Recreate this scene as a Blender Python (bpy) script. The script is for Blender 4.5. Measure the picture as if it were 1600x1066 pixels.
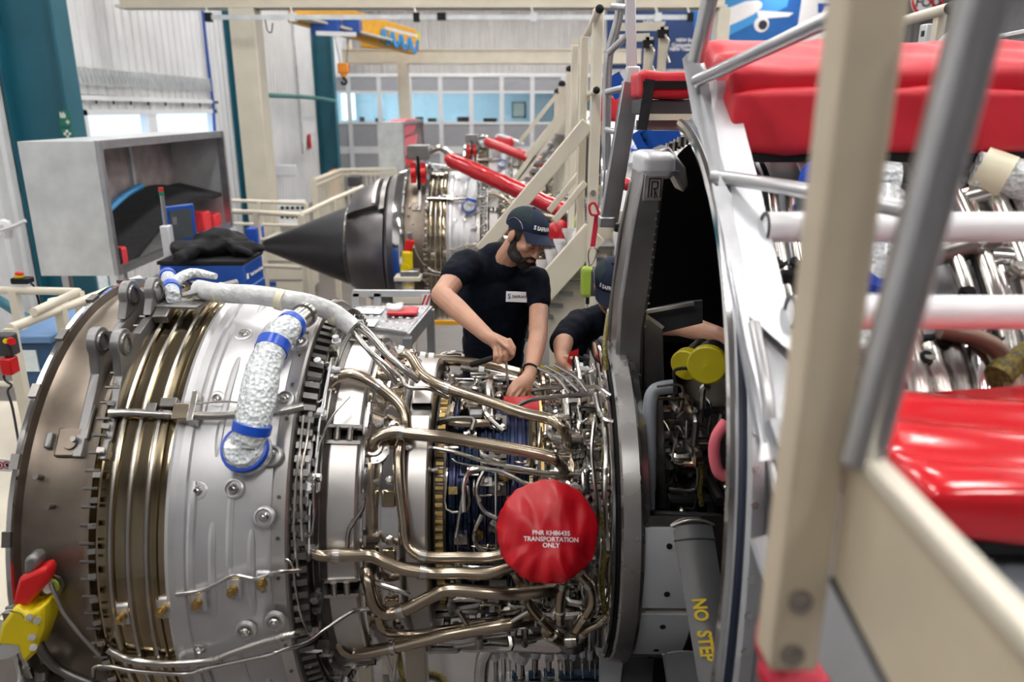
import bpy, math, random
from mathutils import Vector, Matrix, noise
V = Vector
R_ = math.radians
scene = bpy.context.scene
for o in list(bpy.data.objects):
    bpy.data.objects.remove(o)

# ---------------------------------------------------------------- camera, world, exposure
CAMZ, PITCH, F = 3.5, R_(16.9), 1200.0
cam_d = bpy.data.cameras.new('camera'); cam_d.lens = 27; cam_d.sensor_width = 36
cam = bpy.data.objects.new('camera', cam_d); scene.collection.objects.link(cam)
cam.location = (0, 0, CAMZ); cam.rotation_euler = (math.pi/2 - PITCH, 0, 0)
cam_d.clip_start = 0.05; cam_d.clip_end = 200
cam_d.dof.use_dof = True; cam_d.dof.focus_distance = 3.0; cam_d.dof.aperture_fstop = 2.2
scene.camera = cam
w = bpy.data.worlds.new('world'); scene.world = w; w.use_nodes = True
w.node_tree.nodes['Background'].inputs[0].default_value = (0.80, 0.90, 1.0, 1)
w.node_tree.nodes['Background'].inputs[1].default_value = 1.9
scene.view_settings.view_transform = 'Standard'; scene.view_settings.look = 'None'
scene.view_settings.gamma = 1; scene.view_settings.use_curve_mapping = False
scene.view_settings.exposure = 0.0
LAMP = 29.0

# ---------------------------------------------------------------- pixel -> place
cp, sp = math.cos(PITCH), math.sin(PITCH)
O = V((0, 0, CAMZ))
def ray(u, v):
    a, b = (u-800)/F, (533-v)/F
    return V((a, cp + b*sp, -sp + b*cp))
def PY(u, v, y):
    d = ray(u, v); return O + d*(y/d.y)
def PX(u, v, x):
    d = ray(u, v); return O + d*(x/d.x)
def PZ(u, v, z):
    d = ray(u, v); return O + d*((z-CAMZ)/d.z)
AY, AZ = 2.74, 2.04                         # engine axis, parallel to x
def CY(u, v, r, ay=AY, az=AZ):              # where a sight line meets a cylinder about the engine axis
    d = ray(u, v); oy, oz = -ay, CAMZ-az
    a = d.y*d.y + d.z*d.z; b = oy*d.y + oz*d.z; c = oy*oy + oz*oz - r*r
    disc = b*b - a*c
    if disc >= 0:
        return O + d*((-b - math.sqrt(disc))/a)
    p = O + d*(-b/a); q = V((0, p.y-ay, p.z-az)); q = q.normalized()*r
    return V((p.x, ay+q.y, az+q.z))
def E(x, th, r):                            # engine coordinates: th 0 faces the camera side, 90 up
    t = R_(th); return V((x, AY - r*math.cos(t), AZ + r*math.sin(t)))
def th_of(p): return math.degrees(math.atan2(p.z-AZ, AY-p.y))

# ---------------------------------------------------------------- materials
MATS = {}
def mat(name, col, metal=0.0, rough=0.5, var=0.12, scale=6.0, bump=0.0, bscale=60.0, col2=None, stretch=None,
        emit=0, rvar=0.1, alpha=None, coat=0, trans=0, voronoi=False):
    m = bpy.data.materials.new(name); m.use_nodes = True; MATS[name] = m
    nt = m.node_tree; b = nt.nodes['Principled BSDF']
    tc = nt.nodes.new('ShaderNodeTexCoord'); mp = nt.nodes.new('ShaderNodeMapping')
    nt.links.new(tc.outputs['Object'], mp.inputs[0])
    if stretch: mp.inputs['Scale'].default_value = stretch
    n = nt.nodes.new('ShaderNodeTexNoise'); n.inputs['Scale'].default_value = scale; n.inputs['Detail'].default_value = 5
    nt.links.new(mp.outputs[0], n.inputs['Vector'])
    cr = nt.nodes.new('ShaderNodeValToRGB')
    c2 = col2 or [min(1, c*(1+var)) for c in col]
    c1 = [c*(1-var) for c in col] if not col2 else col
    cr.color_ramp.elements[0].position = 0.3; cr.color_ramp.elements[1].position = 0.7
    cr.color_ramp.elements[0].color = (*c1, 1); cr.color_ramp.elements[1].color = (*c2, 1)
    nt.links.new(n.outputs[0], cr.inputs[0]); nt.links.new(cr.outputs[0], b.inputs['Base Color'])
    b.inputs['Metallic'].default_value = metal
    mr = nt.nodes.new('ShaderNodeMapRange')
    mr.inputs['To Min'].default_value = max(0.02, rough*(1-rvar)); mr.inputs['To Max'].default_value = min(1, rough*(1+rvar))
    nt.links.new(n.outputs[0], mr.inputs[0]); nt.links.new(mr.outputs[0], b.inputs['Roughness'])
    if bump:
        t = nt.nodes.new('ShaderNodeTexVoronoi' if voronoi else 'ShaderNodeTexNoise'); t.inputs['Scale'].default_value = bscale
        nt.links.new(mp.outputs[0], t.inputs['Vector'])
        bp = nt.nodes.new('ShaderNodeBump'); bp.inputs['Strength'].default_value = bump; bp.inputs['Distance'].default_value = 0.01
        nt.links.new(t.outputs[0], bp.inputs['Height']); nt.links.new(bp.outputs[0], b.inputs['Normal'])
    if emit:
        b.inputs['Emission Color'].default_value = (*col, 1); b.inputs['Emission Strength'].default_value = emit
    if coat: b.inputs['Coat Weight'].default_value = coat
    if trans: b.inputs['Transmission Weight'].default_value = trans
    if alpha is not None: b.inputs['Alpha'].default_value = alpha
    return m
def glass(name, tint=(0.75, 0.9, 0.95)):
    m = bpy.data.materials.new(name); m.use_nodes = True; MATS[name] = m; nt = m.node_tree; nt.nodes.clear()
    o = nt.nodes.new('ShaderNodeOutputMaterial'); mx = nt.nodes.new('ShaderNodeMixShader'); fr = nt.nodes.new('ShaderNodeValue'); fr.outputs[0].default_value = 0.07
    t = nt.nodes.new('ShaderNodeBsdfTransparent'); g = nt.nodes.new('ShaderNodeBsdfGlossy'); g.inputs['Roughness'].default_value = 0.02
    t.inputs[0].default_value = (*tint, 1); nt.links.new(fr.outputs[0], mx.inputs[0]); nt.links.new(t.outputs[0], mx.inputs[1])
    nt.links.new(g.outputs[0], mx.inputs[2]); nt.links.new(mx.outputs[0], o.inputs[0])
glass('office_glass', (0.80, 0.91, 0.95)); glass('window_glass', (0.9, 0.96, 1.0))
mat('floor', (0.125, 0.108, 0.10), 0, 0.35, 0.18, 3, bump=0.05, bscale=200)
mat('clad_white', (0.73, 0.74, 0.75), 0, 0.45, 0.05, 1.5)
mat('hall_grey', (0.22, 0.22, 0.23), 0, 0.6)
mat('gasket', (0.008, 0.014, 0.035), 0, 0.5)
mat('clad_grey', (0.50, 0.48, 0.46), 0.1, 0.5, 0.08, 1.5)
mat('roof', (0.34, 0.34, 0.35), 0, 0.7)
mat('teal', (0.012, 0.115, 0.165), 0, 0.45, 0.12, 1.2)
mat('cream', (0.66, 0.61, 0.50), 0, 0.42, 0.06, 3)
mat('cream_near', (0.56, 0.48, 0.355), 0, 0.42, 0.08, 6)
mat('office_panel', (0.40, 0.41, 0.44), 0, 0.6, 0.05)
mat('white_frame', (0.82, 0.83, 0.85), 0, 0.4, 0.03)
mat('office_wall', (0.70, 0.80, 0.84), 0, 0.8, 0.04)
mat('lamp', (1.0, 0.97, 0.94), 0, 0.5, 0, emit=LAMP)
mat('office_lamp', (0.85, 0.95, 1.0), 0, 0.5, 0, emit=16)
mat('day_pane', (0.92, 0.97, 1.0), 0, 0.5, 0, emit=2.2)
mat('housing', (0.7, 0.7, 0.7))
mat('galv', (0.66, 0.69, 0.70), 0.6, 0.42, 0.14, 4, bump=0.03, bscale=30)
mat('galv_in', (0.46, 0.39, 0.38), 0.4, 0.4, 0.3, 4)  # same sheet seen inside the box, its brownish light put into the colour
mat('alu', (0.47, 0.48, 0.50), 0.95, 0.33, 0.1, 10, bump=0.04, bscale=120)
mat('alu_white', (0.66, 0.68, 0.71), 0.4, 0.4, 0.05, 8)
mat('alu_tube', (0.52, 0.52, 0.53), 0.95, 0.3, 0.12, 8)
mat('white_tube', (0.86, 0.86, 0.88), 0.1, 0.4, 0.03)
mat('brown_metal', (0.135, 0.108, 0.085), 0.85, 0.36, 0.25, 5, col2=(0.27, 0.228, 0.185), rvar=0.25, bump=0.03)
mat('clevis', (0.27, 0.265, 0.265), 0.75, 0.38, 0.12, 8)
mat('gold_metal', (0.30, 0.235, 0.14), 1, 0.14, 0.2, 4, col2=(0.52, 0.44, 0.30), stretch=(6, 1, 1))
mat('silver', (0.50, 0.50, 0.515), 0.72, 0.38, 0.1, 5, rvar=0.2, bump=0.03, bscale=40, col2=(0.64, 0.64, 0.65))
mat('steel', (0.56, 0.54, 0.51), 1, 0.24, 0.12, 9, rvar=0.3)
mat('steel_dark', (0.22, 0.21, 0.20), 0.95, 0.32, 0.25, 9)
mat('satin', (0.60, 0.58, 0.56), 0.9, 0.36, 0.06, 6, bump=0.02)
mat('chrome', (0.80, 0.79, 0.78), 1, 0.09, 0.06, 6)
mat('bronze', (0.47, 0.395, 0.30), 1, 0.23, 0.15, 7, rvar=0.3)
mat('goldbolt', (0.55, 0.40, 0.16), 1, 0.3, 0.2, 20)
mat('blue_metal', (0.014, 0.035, 0.065), 1, 0.28, 0.3, 9, col2=(0.075, 0.075, 0.15), bump=0.05)
mat('black', (0.012, 0.012, 0.013), 0, 0.5, 0.2)
mat('rubber', (0.02, 0.02, 0.021), 0, 0.75, 0.3, 20)
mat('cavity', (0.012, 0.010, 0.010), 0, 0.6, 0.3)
mat('dark_grey', (0.055, 0.055, 0.06), 0.2, 0.5, 0.15)
mat('vane', (0.085, 0.085, 0.088), 0.1, 0.42, 0.12, 5)
mat('frame_grey', (0.33, 0.325, 0.325), 0.85, 0.36, 0.2, 6)
mat('band_grey', (0.46, 0.45, 0.44), 0.95, 0.27, 0.15, 6)
mat('grey_paint', (0.20, 0.215, 0.245), 0, 0.4, 0.06)
mat('cone', (0.075, 0.075, 0.08), 0.75, 0.38, 0.1, 3)
mat('exhaust', (0.15, 0.14, 0.145), 0.9, 0.34, 0.25, 3, col2=(0.25, 0.235, 0.24))
mat('red_cloth', (0.58, 0.012, 0.028), 0, 0.5, 0.1, 8, bump=0.12, bscale=25)
mat('red_vinyl', (0.62, 0.008, 0.016), 0, 0.22, 0.06, 5, coat=0.4)
mat('red_cap', (0.52, 0.004, 0.013), 0, 0.38, 0.08, 10, bump=0.1, bscale=30)
mat('red_wrap', (0.50, 0.008, 0.016), 0, 0.18, 0.15, 20, coat=0.6, bump=0.3, bscale=35)
mat('red_paint', (0.60, 0.01, 0.012), 0, 0.35, 0.05)
mat('red_strap', (0.48, 0.012, 0.04), 0, 0.6)
mat('pink_foam', (0.75, 0.16, 0.2), 0, 0.8)
mat('red_foam', (0.68, 0.03, 0.04), 0, 0.8)
mat('yellow', (0.70, 0.55, 0.005), 0, 0.35, 0.05)
mat('yellow_dark', (0.42, 0.36, 0.004), 0, 0.35, 0.08)
mat('crane_yellow', (0.72, 0.36, 0.02), 0, 0.45, 0.08)
mat('orange', (0.78, 0.25, 0.01), 0, 0.4)
mat('blue_paint', (0.006, 0.07, 0.36), 0, 0.35, 0.06)
mat('blue_tape', (0.01, 0.08, 0.55), 0, 0.3, 0.05)
mat('blue_cable', (0.03, 0.28, 0.62), 0, 0.45)
mat('blue_crate', (0.02, 0.075, 0.17), 0, 0.5)
mat('blue_lid', (0.12, 0.24, 0.45), 0, 0.45)
mat('sky_blue', (0.06, 0.30, 0.62), 0, 0.6)
mat('bubble', (0.72, 0.77, 0.79), 0, 0.2, 0.12, 25, bump=0.9, bscale=75, voronoi=True, coat=0.5)
mat('wrap_clear', (0.66, 0.67, 0.67), 0, 0.22, 0.15, 25, bump=0.5, bscale=50, coat=0.5)
mat('tape_cream', (0.72, 0.68, 0.50), 0, 0.4)
mat('plastic_bag', (0.62, 0.66, 0.68), 0, 0.15, 0.2, 20, bump=0.6, bscale=25, coat=0.6)
mat('white', (0.82, 0.82, 0.82), 0, 0.5, 0.03)
mat('paper', (0.72, 0.80, 0.84), 0, 0.7, 0.1, 15)
mat('hazard_white', (0.85, 0.85, 0.85), 0, 0.4, 0.02)
mat('lime', (0.30, 0.42, 0.05), 0, 0.4, 0.05)
mat('green_sign', (0.004, 0.16, 0.09), 0, 0.4, 0.03)
mat('green_pipe', (0.03, 0.20, 0.18), 0, 0.4)
mat('print_yellow', (0.62, 0.43, 0.02), 0, 0.5, 0.05)
mat('print_white', (0.85, 0.83, 0.83), 0, 0.5, 0.02)
mat('print_black', (0.02, 0.02, 0.03), 0, 0.5, 0.02)
mat('print_blue', (0.01, 0.08, 0.4), 0, 0.5, 0.02)
mat('banner_navy', (0.008, 0.035, 0.13), 0, 0.6, 0.1, 0.3)
mat('banner_blue', (0.006, 0.07, 0.30), 0, 0.6, 0.3, 0.5, col2=(0.01, 0.15, 0.45))
mat('glow', (0.05, 0.30, 0.66), 0, 0.6, 0.1, 0.6)
mat('skin', (0.55, 0.30, 0.205), 0, 0.5, 0.08, 14, bump=0.05, bscale=150)
mat('lip', (0.38, 0.14, 0.12), 0, 0.5)
mat('hair', (0.018, 0.012, 0.010), 0, 0.65, 0.3, 60, bump=0.5, bscale=220)
mat('navy_cloth', (0.0032, 0.0055, 0.013), 0, 0.85, 0.15, 10, bump=0.15, bscale=30)
mat('navy_cap', (0.013, 0.020, 0.045), 0, 0.7, 0.1, 20)
mat('cap_mesh', (0.02, 0.035, 0.04), 0, 0.8, 0.2, 80)
mat('screen', (0.06, 0.07, 0.08), 0, 0.25)
mat('tile', (0.80, 0.81, 0.83), 0.0, 0.35, 0.03)
mat('bronze_band', (0.20, 0.12, 0.09), 0.5, 0.4)
mat('yb_cord', (0.02, 0.02, 0.02), 0, 0.6, 0, 120, col2=(0.26, 0.20, 0.015))
mat('skylight', (0.9, 0.95, 1), 0, 0.5, 0)
M = MATS
for n_ in ('navy_cloth', 'navy_cap', 'cap_mesh', 'rubber', 'cavity', 'black'): M[n_].node_tree.nodes['Principled BSDF'].inputs['Specular IOR Level'].default_value = 0.18

# ---------------------------------------------------------------- mesh helpers
def catmull(pts, sub):
    pts = [V(p) for p in pts]
    if len(pts) < 3 or sub < 2: return pts
    q = [pts[0]*2-pts[1]] + pts + [pts[-1]*2-pts[-2]]; out = []
    for i in range(1, len(q)-2):
        a, b, c, d = q[i-1:i+3]
        for k in range(sub):
            t = k/sub
            out.append(0.5*((2*b) + (c-a)*t + (2*a-5*b+4*c-d)*t*t + (3*b-a-3*c+d)*t**3))
    out.append(pts[-1]); return out
def frame_of(d, up=None):
    d = d.normalized(); up = V(up) if up is not None else (V((0, 0, 1)) if abs(d.z) < 0.95 else V((1, 0, 0)))
    s = d.cross(up).normalized(); return s, s.cross(d).normalized()
class MB:
    def __init__(self): self.v = []; self.f = []
    def add(self, vs, fs):
        n = len(self.v); self.v += [V(p) for p in vs]; self.f += [[i+n for i in f] for f in fs]; return self
    def box(self, c, s, R=None):
        c = V(c); hx, hy, hz = s[0]/2, s[1]/2, s[2]/2
        vs = [V((x, y, z)) for x in (-hx, hx) for y in (-hy, hy) for z in (-hz, hz)]
        if R is not None: vs = [R @ p for p in vs]
        return self.add([c+p for p in vs], [(0, 1, 3, 2), (4, 6, 7, 5), (0, 4, 5, 1), (2, 3, 7, 6), (0, 2, 6, 4), (1, 5, 7, 3)])
    def span(self, a, b):
        return self.box([(a[i]+b[i])/2 for i in range(3)], [abs(b[i]-a[i]) for i in range(3)])
    def beam(self, p0, p1, w, h, up=None):
        p0, p1 = V(p0), V(p1); d = p1-p0; s, u = frame_of(d, up); w2, h2 = w/2, h/2
        vs = [p + s*a + u*b for p in (p0, p1) for a, b in ((-w2, -h2), (w2, -h2), (w2, h2), (-w2, h2))]
        return self.add(vs, [(3, 2, 1, 0), (4, 5, 6, 7), (0, 1, 5, 4), (1, 2, 6, 5), (2, 3, 7, 6), (3, 0, 4, 7)])
    def tube(self, pts, r, n=10, sub=4, cap=True):
        P = catmull(pts, sub); N = len(P)
        rr = [r]*N if not isinstance(r, (list, tuple)) else [r[min(len(r)-1, int(i/(N-1)*(len(r)-1)))] + (r[min(len(r)-1, int(i/(N-1)*(len(r)-1))+1)] - r[min(len(r)-1, int(i/(N-1)*(len(r)-1)))])*((i/(N-1)*(len(r)-1)) % 1) for i in range(N)]
        vs = []; s = None
        for i, p in enumerate(P):
            d = (P[min(i+1, N-1)] - P[max(i-1, 0)])
            if d.length < 1e-7: d = V((0, 0, 1))
            d.normalize()
            if s is None: s, u = frame_of(d)
            else:
                s = (s - d*s.dot(d)).normalized(); u = s.cross(d)
            for k in range(n):
                a = 2*math.pi*k/n; vs.append(p + (s*math.cos(a) + u*math.sin(a))*rr[i])
        fs = [(i*n+k, i*n+(k+1) % n, (i+1)*n+(k+1) % n, (i+1)*n+k) for i in range(N-1) for k in range(n)]
        if cap: fs += [tuple(range(n))[::-1], tuple(range((N-1)*n, N*n))]
        return self.add(vs, fs)
    def cyl(self, p0, p1, r0, r1=None, n=16):
        return self.tube([p0, p1], [r0, r0 if r1 is None else r1], n, 1)
    def lathe(self, prof, n=96, a0=0, a1=360, ay=AY, az=AZ, closed=False):
        full = abs(a1-a0) >= 359.9; m = n if full else n+1; vs = []; L = len(prof)
        for k in range(m):
            t = R_(a0 + (a1-a0)*k/n); c, s = math.cos(t), math.sin(t)
            vs += [V((x, ay - r*c, az + r*s)) for x, r in prof]
        fs = []; J = L if closed else L-1
        for k in range(n):
            a, b = k*L, ((k+1) % m)*L
            fs += [(a+j, a+(j+1) % L, b+(j+1) % L, b+j) for j in range(J)]
        if closed and not full: fs += [tuple(range(L)), tuple(range(n*L, n*L+L))[::-1]]
        return self.add(vs, fs)
    def disc(self, c, axis, prof, n=24, up=None):          # turned profile (height, radius) about an axis
        c = V(c); a = V(axis).normalized(); s, u = frame_of(a, up); L = len(prof); vs = []
        for k in range(n):
            t = 2*math.pi*k/n
            vs += [c + a*h + (s*math.cos(t)+u*math.sin(t))*r for h, r in prof]
        fs = [(k*L+j, k*L+j+1, ((k+1) % n)*L+j+1, ((k+1) % n)*L+j) for k in range(n) for j in range(L-1)]
        return self.add(vs, fs)
    def ell(self, c, r, Rm=None, n=16, m=10):
        c = V(c); vs = []
        for i in range(m+1):
            e = math.pi*i/m
            for k in range(n):
                a = 2*math.pi*k/n; p = V((r[0]*math.sin(e)*math.cos(a), r[1]*math.sin(e)*math.sin(a), r[2]*math.cos(e)))
                vs.append(c + (Rm @ p if Rm is not None else p))
        return self.add(vs, [(i*n+k, (i+1)*n+k, (i+1)*n+(k+1) % n, i*n+(k+1) % n) for i in range(m) for k in range(n)])
    def caps(self, p0, p1, r0, r1, n=14):
        p0, p1 = V(p0), V(p1)
        if (p1-p0).length > 1e-5: self.tube([p0, p1], [r0, r1], n, 1)
        self.ell(p0, (r0,)*3, n=n, m=8); self.ell(p1, (r1,)*3, n=n, m=8); return self
    def chain(self, pts, rs):
        for i in range(len(pts)-1): self.caps(pts[i], pts[i+1], rs[i], rs[i+1])
        return self
    def prism(self, pts, vec):
        pts = [V(p) for p in pts]; vec = V(vec); n = len(pts)
        return self.add(pts + [p+vec for p in pts], [tuple(range(n))[::-1], tuple(range(n, 2*n))] + [(i, (i+1) % n, n+(i+1) % n, n+i) for i in range(n)])
    def soft(self, c, s, R=None, rnd=0.03, amp=0.0, fr=6.0, res=14, seed=0.0, fold=None):   # a padded, slightly wrinkled box
        c = V(c); h = V(s)/2; grid = {}; vs = []; fs = []
        def vert(p):
            k = tuple(round(x, 5) for x in p)
            if k in grid: return grid[k]
            q = V([max(-(h[i]-rnd), min(h[i]-rnd, p[i]*h[i])) for i in range(3)]); full = V([p[i]*h[i] for i in range(3)])
            d = full-q; nrm = d.normalized() if d.length > 1e-6 else V((0, 0, 0)); o = q + nrm*rnd
            if amp:
                w = noise.noise(o*fr + V((seed, seed, seed)))
                if fold: w += fold(o)
                o = o + nrm*w*amp
            if R is not None: o = R @ o
            grid[k] = len(vs); vs.append(c+o); return grid[k]
        for ax in range(3):
            for sg in (-1, 1):
                b, d = (ax+1) % 3, (ax+2) % 3
                for i in range(res):
                    for j in range(res):
                        q = []
                        for di, dj in ((0, 0), (1, 0), (1, 1), (0, 1)):
                            p = [0, 0, 0]; p[ax] = sg; p[b] = -1+2*(i+di)/res; p[d] = -1+2*(j+dj)/res; q.append(vert(p))
                        fs.append(q if sg > 0 else q[::-1])
        return self.add(vs, fs)
    def build(self, name, m, parent=None, bevel=0, sharp=38, label=None, kind=None):
        if isinstance(m, str): m = M[m]
        lo = V([min(p[i] for p in self.v) for i in range(3)]); hi = V([max(p[i] for p in self.v) for i in range(3)]); c = (lo+hi)/2
        me = bpy.data.meshes.new(name); me.from_pydata([p-c for p in self.v], [], self.f); me.validate()
        me.polygons.foreach_set('use_smooth', [True]*len(me.polygons)); me.set_sharp_from_angle(angle=R_(sharp)); me.update()
        me.materials.append(m)
        o = bpy.data.objects.new(name, me); scene.collection.objects.link(o)
        o.location = c - wloc(parent)
        if parent: o.parent = parent
        if bevel:
            b = o.modifiers.new('bevel', 'BEVEL'); b.width = bevel; b.segments = 2; b.limit_method = 'ANGLE'
        if label: o['label'] = label
        if kind: o['kind'] = kind
        return o
def wloc(o):
    p = V((0, 0, 0))
    while o: p = p + o.location; o = o.parent
    return p
def thing(name, label, cat, loc=(0, 0, 0), group=None):
    o = bpy.data.objects.new(name, None); scene.collection.objects.link(o); o.location = loc; o.empty_display_size = 0.1
    return tag(o, label, cat, group)
def tag(o, label, cat, group=None):
    o['label'] = label; o['category'] = cat
    if group: o['group'] = group
    return o
def struct(o): o['kind'] = 'structure'; return o
def copy_tree(o, parent=None, loc=None):
    c = o.copy(); scene.collection.objects.link(c); c.parent = parent
    if loc is not None: c.location = loc
    for ch in o.children: copy_tree(ch, c)
    return c
_txt = {}
def text(body, size, org, xd, yd, m, parent=None, name='lettering', fn=None, off=0.001, align='CENTER', bold=0.0):
    cu = bpy.data.curves.new('t', 'FONT'); cu.body = body; cu.size = size; cu.align_x = align; cu.align_y = 'CENTER'; cu.offset = bold; cu.resolution_u = 4
    cu.extrude = 0.0004
    to = bpy.data.objects.new('t', cu); scene.collection.objects.link(to)
    me = bpy.data.meshes.new_from_object(to); bpy.data.objects.remove(to)
    xd, yd = V(xd).normalized(), V(yd).normalized(); nd = xd.cross(yd)
    mb = MB(); mb.v = [(fn(p.co.x, p.co.y) if fn else V(org) + xd*p.co.x + yd*p.co.y) + nd*(off + p.co.z) for p in me.vertices]
    mb.f = [list(p.vertices) for p in me.polygons]
    bpy.data.meshes.remove(me)
    return mb.build(name, m, parent)
def bake(o):
    tmp = bpy.data.scenes.new('tmp'); tmp.collection.objects.link(o); tmp.view_layers[0].update(); dg = tmp.view_layers[0].depsgraph
    me = bpy.data.meshes.new_from_object(o.evaluated_get(dg), depsgraph=dg); old = o.data; bpy.data.scenes.remove(tmp); o.modifiers.clear(); o.data = me
    bpy.data.meshes.remove(old); me.polygons.foreach_set('use_smooth', [True]*len(me.polygons)); return o
def fuse(mb, name, m, parent, vox=0.006, it=3):
    o = mb.build(name, m, parent, sharp=180)
    r = o.modifiers.new('r', 'REMESH'); r.mode = 'VOXEL'; r.voxel_size = vox
    s = o.modifiers.new('s', 'SMOOTH'); s.iterations = it; s.factor = 0.5
    return bake(o)
def wrinkle(o, fn):                       # push every vertex out along its normal by fn(position)
    me = o.data; nr = [V(v.normal) for v in me.vertices]; co = [V(v.co) for v in me.vertices]
    me.vertices.foreach_set('co', [c for p, n in zip(co, nr) for c in (p + n*fn(p))]); me.update()
X3, Y3, Z3 = V((1, 0, 0)), V((0, 1, 0)), V((0, 0, 1))
# ================================================================ THE HALL
WX, BY = -7.8, 38.5
struct(MB().span((WX-0.3, -8, -0.1), (19.3, BY+0.3, 0)).build('floor', 'floor'))
struct(MB().span((WX-0.3, -8, 9.0), (19.3, BY+0.3, 9.2)).build('ceiling', 'roof'))
def corr(mb, axis, fixed, a, b, z0, z1, pitch, dep):      # trapezoidal cladding sheet with real ribs
    n = max(1, int(round(abs(b-a)/pitch))); st = (b-a)/n; pl = []
    for i in range(n):
        for f, d in ((0, 0), (0.4, 0), (0.5, dep), (0.9, dep)): pl.append((a + (i+f)*st, fixed + d))
    pl.append((b, fixed))
    P = [(V((d, t, z0)), V((d, t, z1))) if axis == 'y' else (V((t, d, z0)), V((t, d, z1))) for t, d in pl]
    vs = [p for q in P for p in q]
    return mb.add(vs, [(2*i, 2*i+2, 2*i+3, 2*i+1) for i in range(len(P)-1)])
wy0, wy1 = PX(120, 190, WX).y, PX(334, 190, WX).y
wz1 = PX(230, 171, WX).z; wz0 = wz1 - 1.5
mb = MB()
corr(mb, 'y', WX, -8, wy0, 0, 9, 0.34, 0.045); corr(mb, 'y', WX, wy1, BY, 0, 9, 0.34, 0.045)
corr(mb, 'y', WX, wy0, wy1, 0, wz0, 0.34, 0.045); corr(mb, 'y', WX, wy0, wy1, wz1, 9, 0.34, 0.045)
struct(mb.build('wall_left', 'clad_white', sharp=10))
struct(corr(MB(), 'x', BY, WX, 19, 0, 9, 0.30, -0.06).build('wall_back', 'clad_grey', sharp=10))
struct(MB().span((19, -8, 0), (19.2, BY, 9)).build('wall_right', 'hall_grey'))
struct(MB().span((WX, -8.2, 0), (19, -8, 9)).build('wall_front', 'hall_grey'))
# window in the left wall: frame, mullion, two panes
wf = struct(MB().span((WX-0.1, wy0, wz1-0.1), (WX+0.12, wy1, wz1)).span((WX-0.1, wy0, wz0), (WX+0.12, wy1, wz0+0.1)).span((WX-0.1, wy0, wz0), (WX+0.12, wy0+0.18, wz1))
     .span((WX-0.1, wy1-0.18, wz0), (WX+0.12, wy1, wz1)).build('window_1', 'white_frame'))
wm = PX(232, 190, WX).y
MB().span((WX-0.08, wm-0.2, wz0), (WX+0.1, wm+0.2, wz1)).build('mullion', 'white_frame', wf)
MB().span((WX-0.02, wy0+0.1, wz0+0.1), (WX, wm-0.1, wz1-0.1)).build('pane', 'window_glass', wf)
MB().span((WX-0.02, wm+0.1, wz0+0.1), (WX, wy1-0.1, wz1-0.1)).build('pane', 'window_glass', wf)
# ceiling lamps
lamp0 = None
for i, x in enumerate((-5.2, -1.4, 2.4, 6.2, 10.0, 14.0)):
    for j, y in enumerate((-2.8, 2.0, 6.5, 11.0, 15.5, 20.5, 25.5, 30.5, 34.5)):
        if lamp0 is None:
            lamp0 = thing('ceiling_light', 'long white panel lamp hanging under the hall roof, above the picture', 'lamp', (x, y, 8.3), 'hall ceiling lamps')
            MB().span((x-0.3, y-1.15, 8.32), (x+0.3, y+1.15, 8.42)).build('housing', 'housing', lamp0)
            MB().span((x-0.27, y-1.1, 8.30), (x+0.27, y+1.1, 8.318)).build('diffuser', 'lamp', lamp0)
        else: copy_tree(lamp0, None, V((x, y, 8.3)))

# portal columns: inner flange, web, outer flange
for k, (yc, lb) in enumerate(((12.5, 'teal steel column at the left edge, beside the galvanised box'),
                          (22.4, 'teal steel column right of the window, behind the cream post'),
                          (32.0, 'teal steel column beside the glazed office, farthest of the three'))):
    c = thing('steel_column', lb, 'column', (-7.3, yc, 0), 'teal columns of the left wall')
    fx = (-6.80, -7.0, -7.0)[k]; MB().span((fx-0.05, yc-0.22, 0), (fx, yc+0.22, 9)).build('flange', 'teal', c)
    MB().span((-7.75, yc-0.22, 0), (-7.70, yc+0.22, 9)).build('flange', 'teal', c)
    MB().span((-7.70, yc-0.02, 0), (fx-0.05, yc+0.02, 9)).build('web', 'teal', c)
    MB().span((-7.3, yc-0.3, 0), (-7.0, yc+0.3, 0.03)).build('base_plate', 'teal', c)
# first aid signs on the nearest column
def on_col(u, v): return PX(u, v, -6.995)
for (v0, v1, lb, two) in ((173, 198, 'green sign with writing and a white cross, upper of the two on the teal column', 1), (201, 217, 'green first aid sign with a big white cross, lower of the two', 0)):
    yA = 12.28; z1, z0 = PY(98, v0, yA).z, PY(98, v1, yA).z; xa = PY(95, 195, yA).x
    s = thing('first_aid_sign', lb, 'sign', (xa, yA-0.02, z0))
    MB().span((xa, yA-0.01, z0), (xa+0.17, yA, z1)).build('plate', 'green_sign', s)
    cx, cz, q = xa+(0.12 if two else 0.085), z0+(0.07 if two else (z1-z0)/2), (0.03 if two else 0.055)
    MB().span((cx-q, yA-0.014, cz-q/3), (cx+q, yA-0.011, cz+q/3)).span((cx-q/3, yA-0.014, cz-q), (cx+q/3, yA-0.011, cz+q)).build('cross', 'print_white', s)
    if two:
        mb = MB()
        for i in range(4): mb.span((xa+0.02+i*0.022, yA-0.014, z0+0.13), (xa+0.034+i*0.022, yA-0.011, z1-0.02-0.02*(i % 2)))
        mb.build('print_lines', 'print_white', s)
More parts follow.
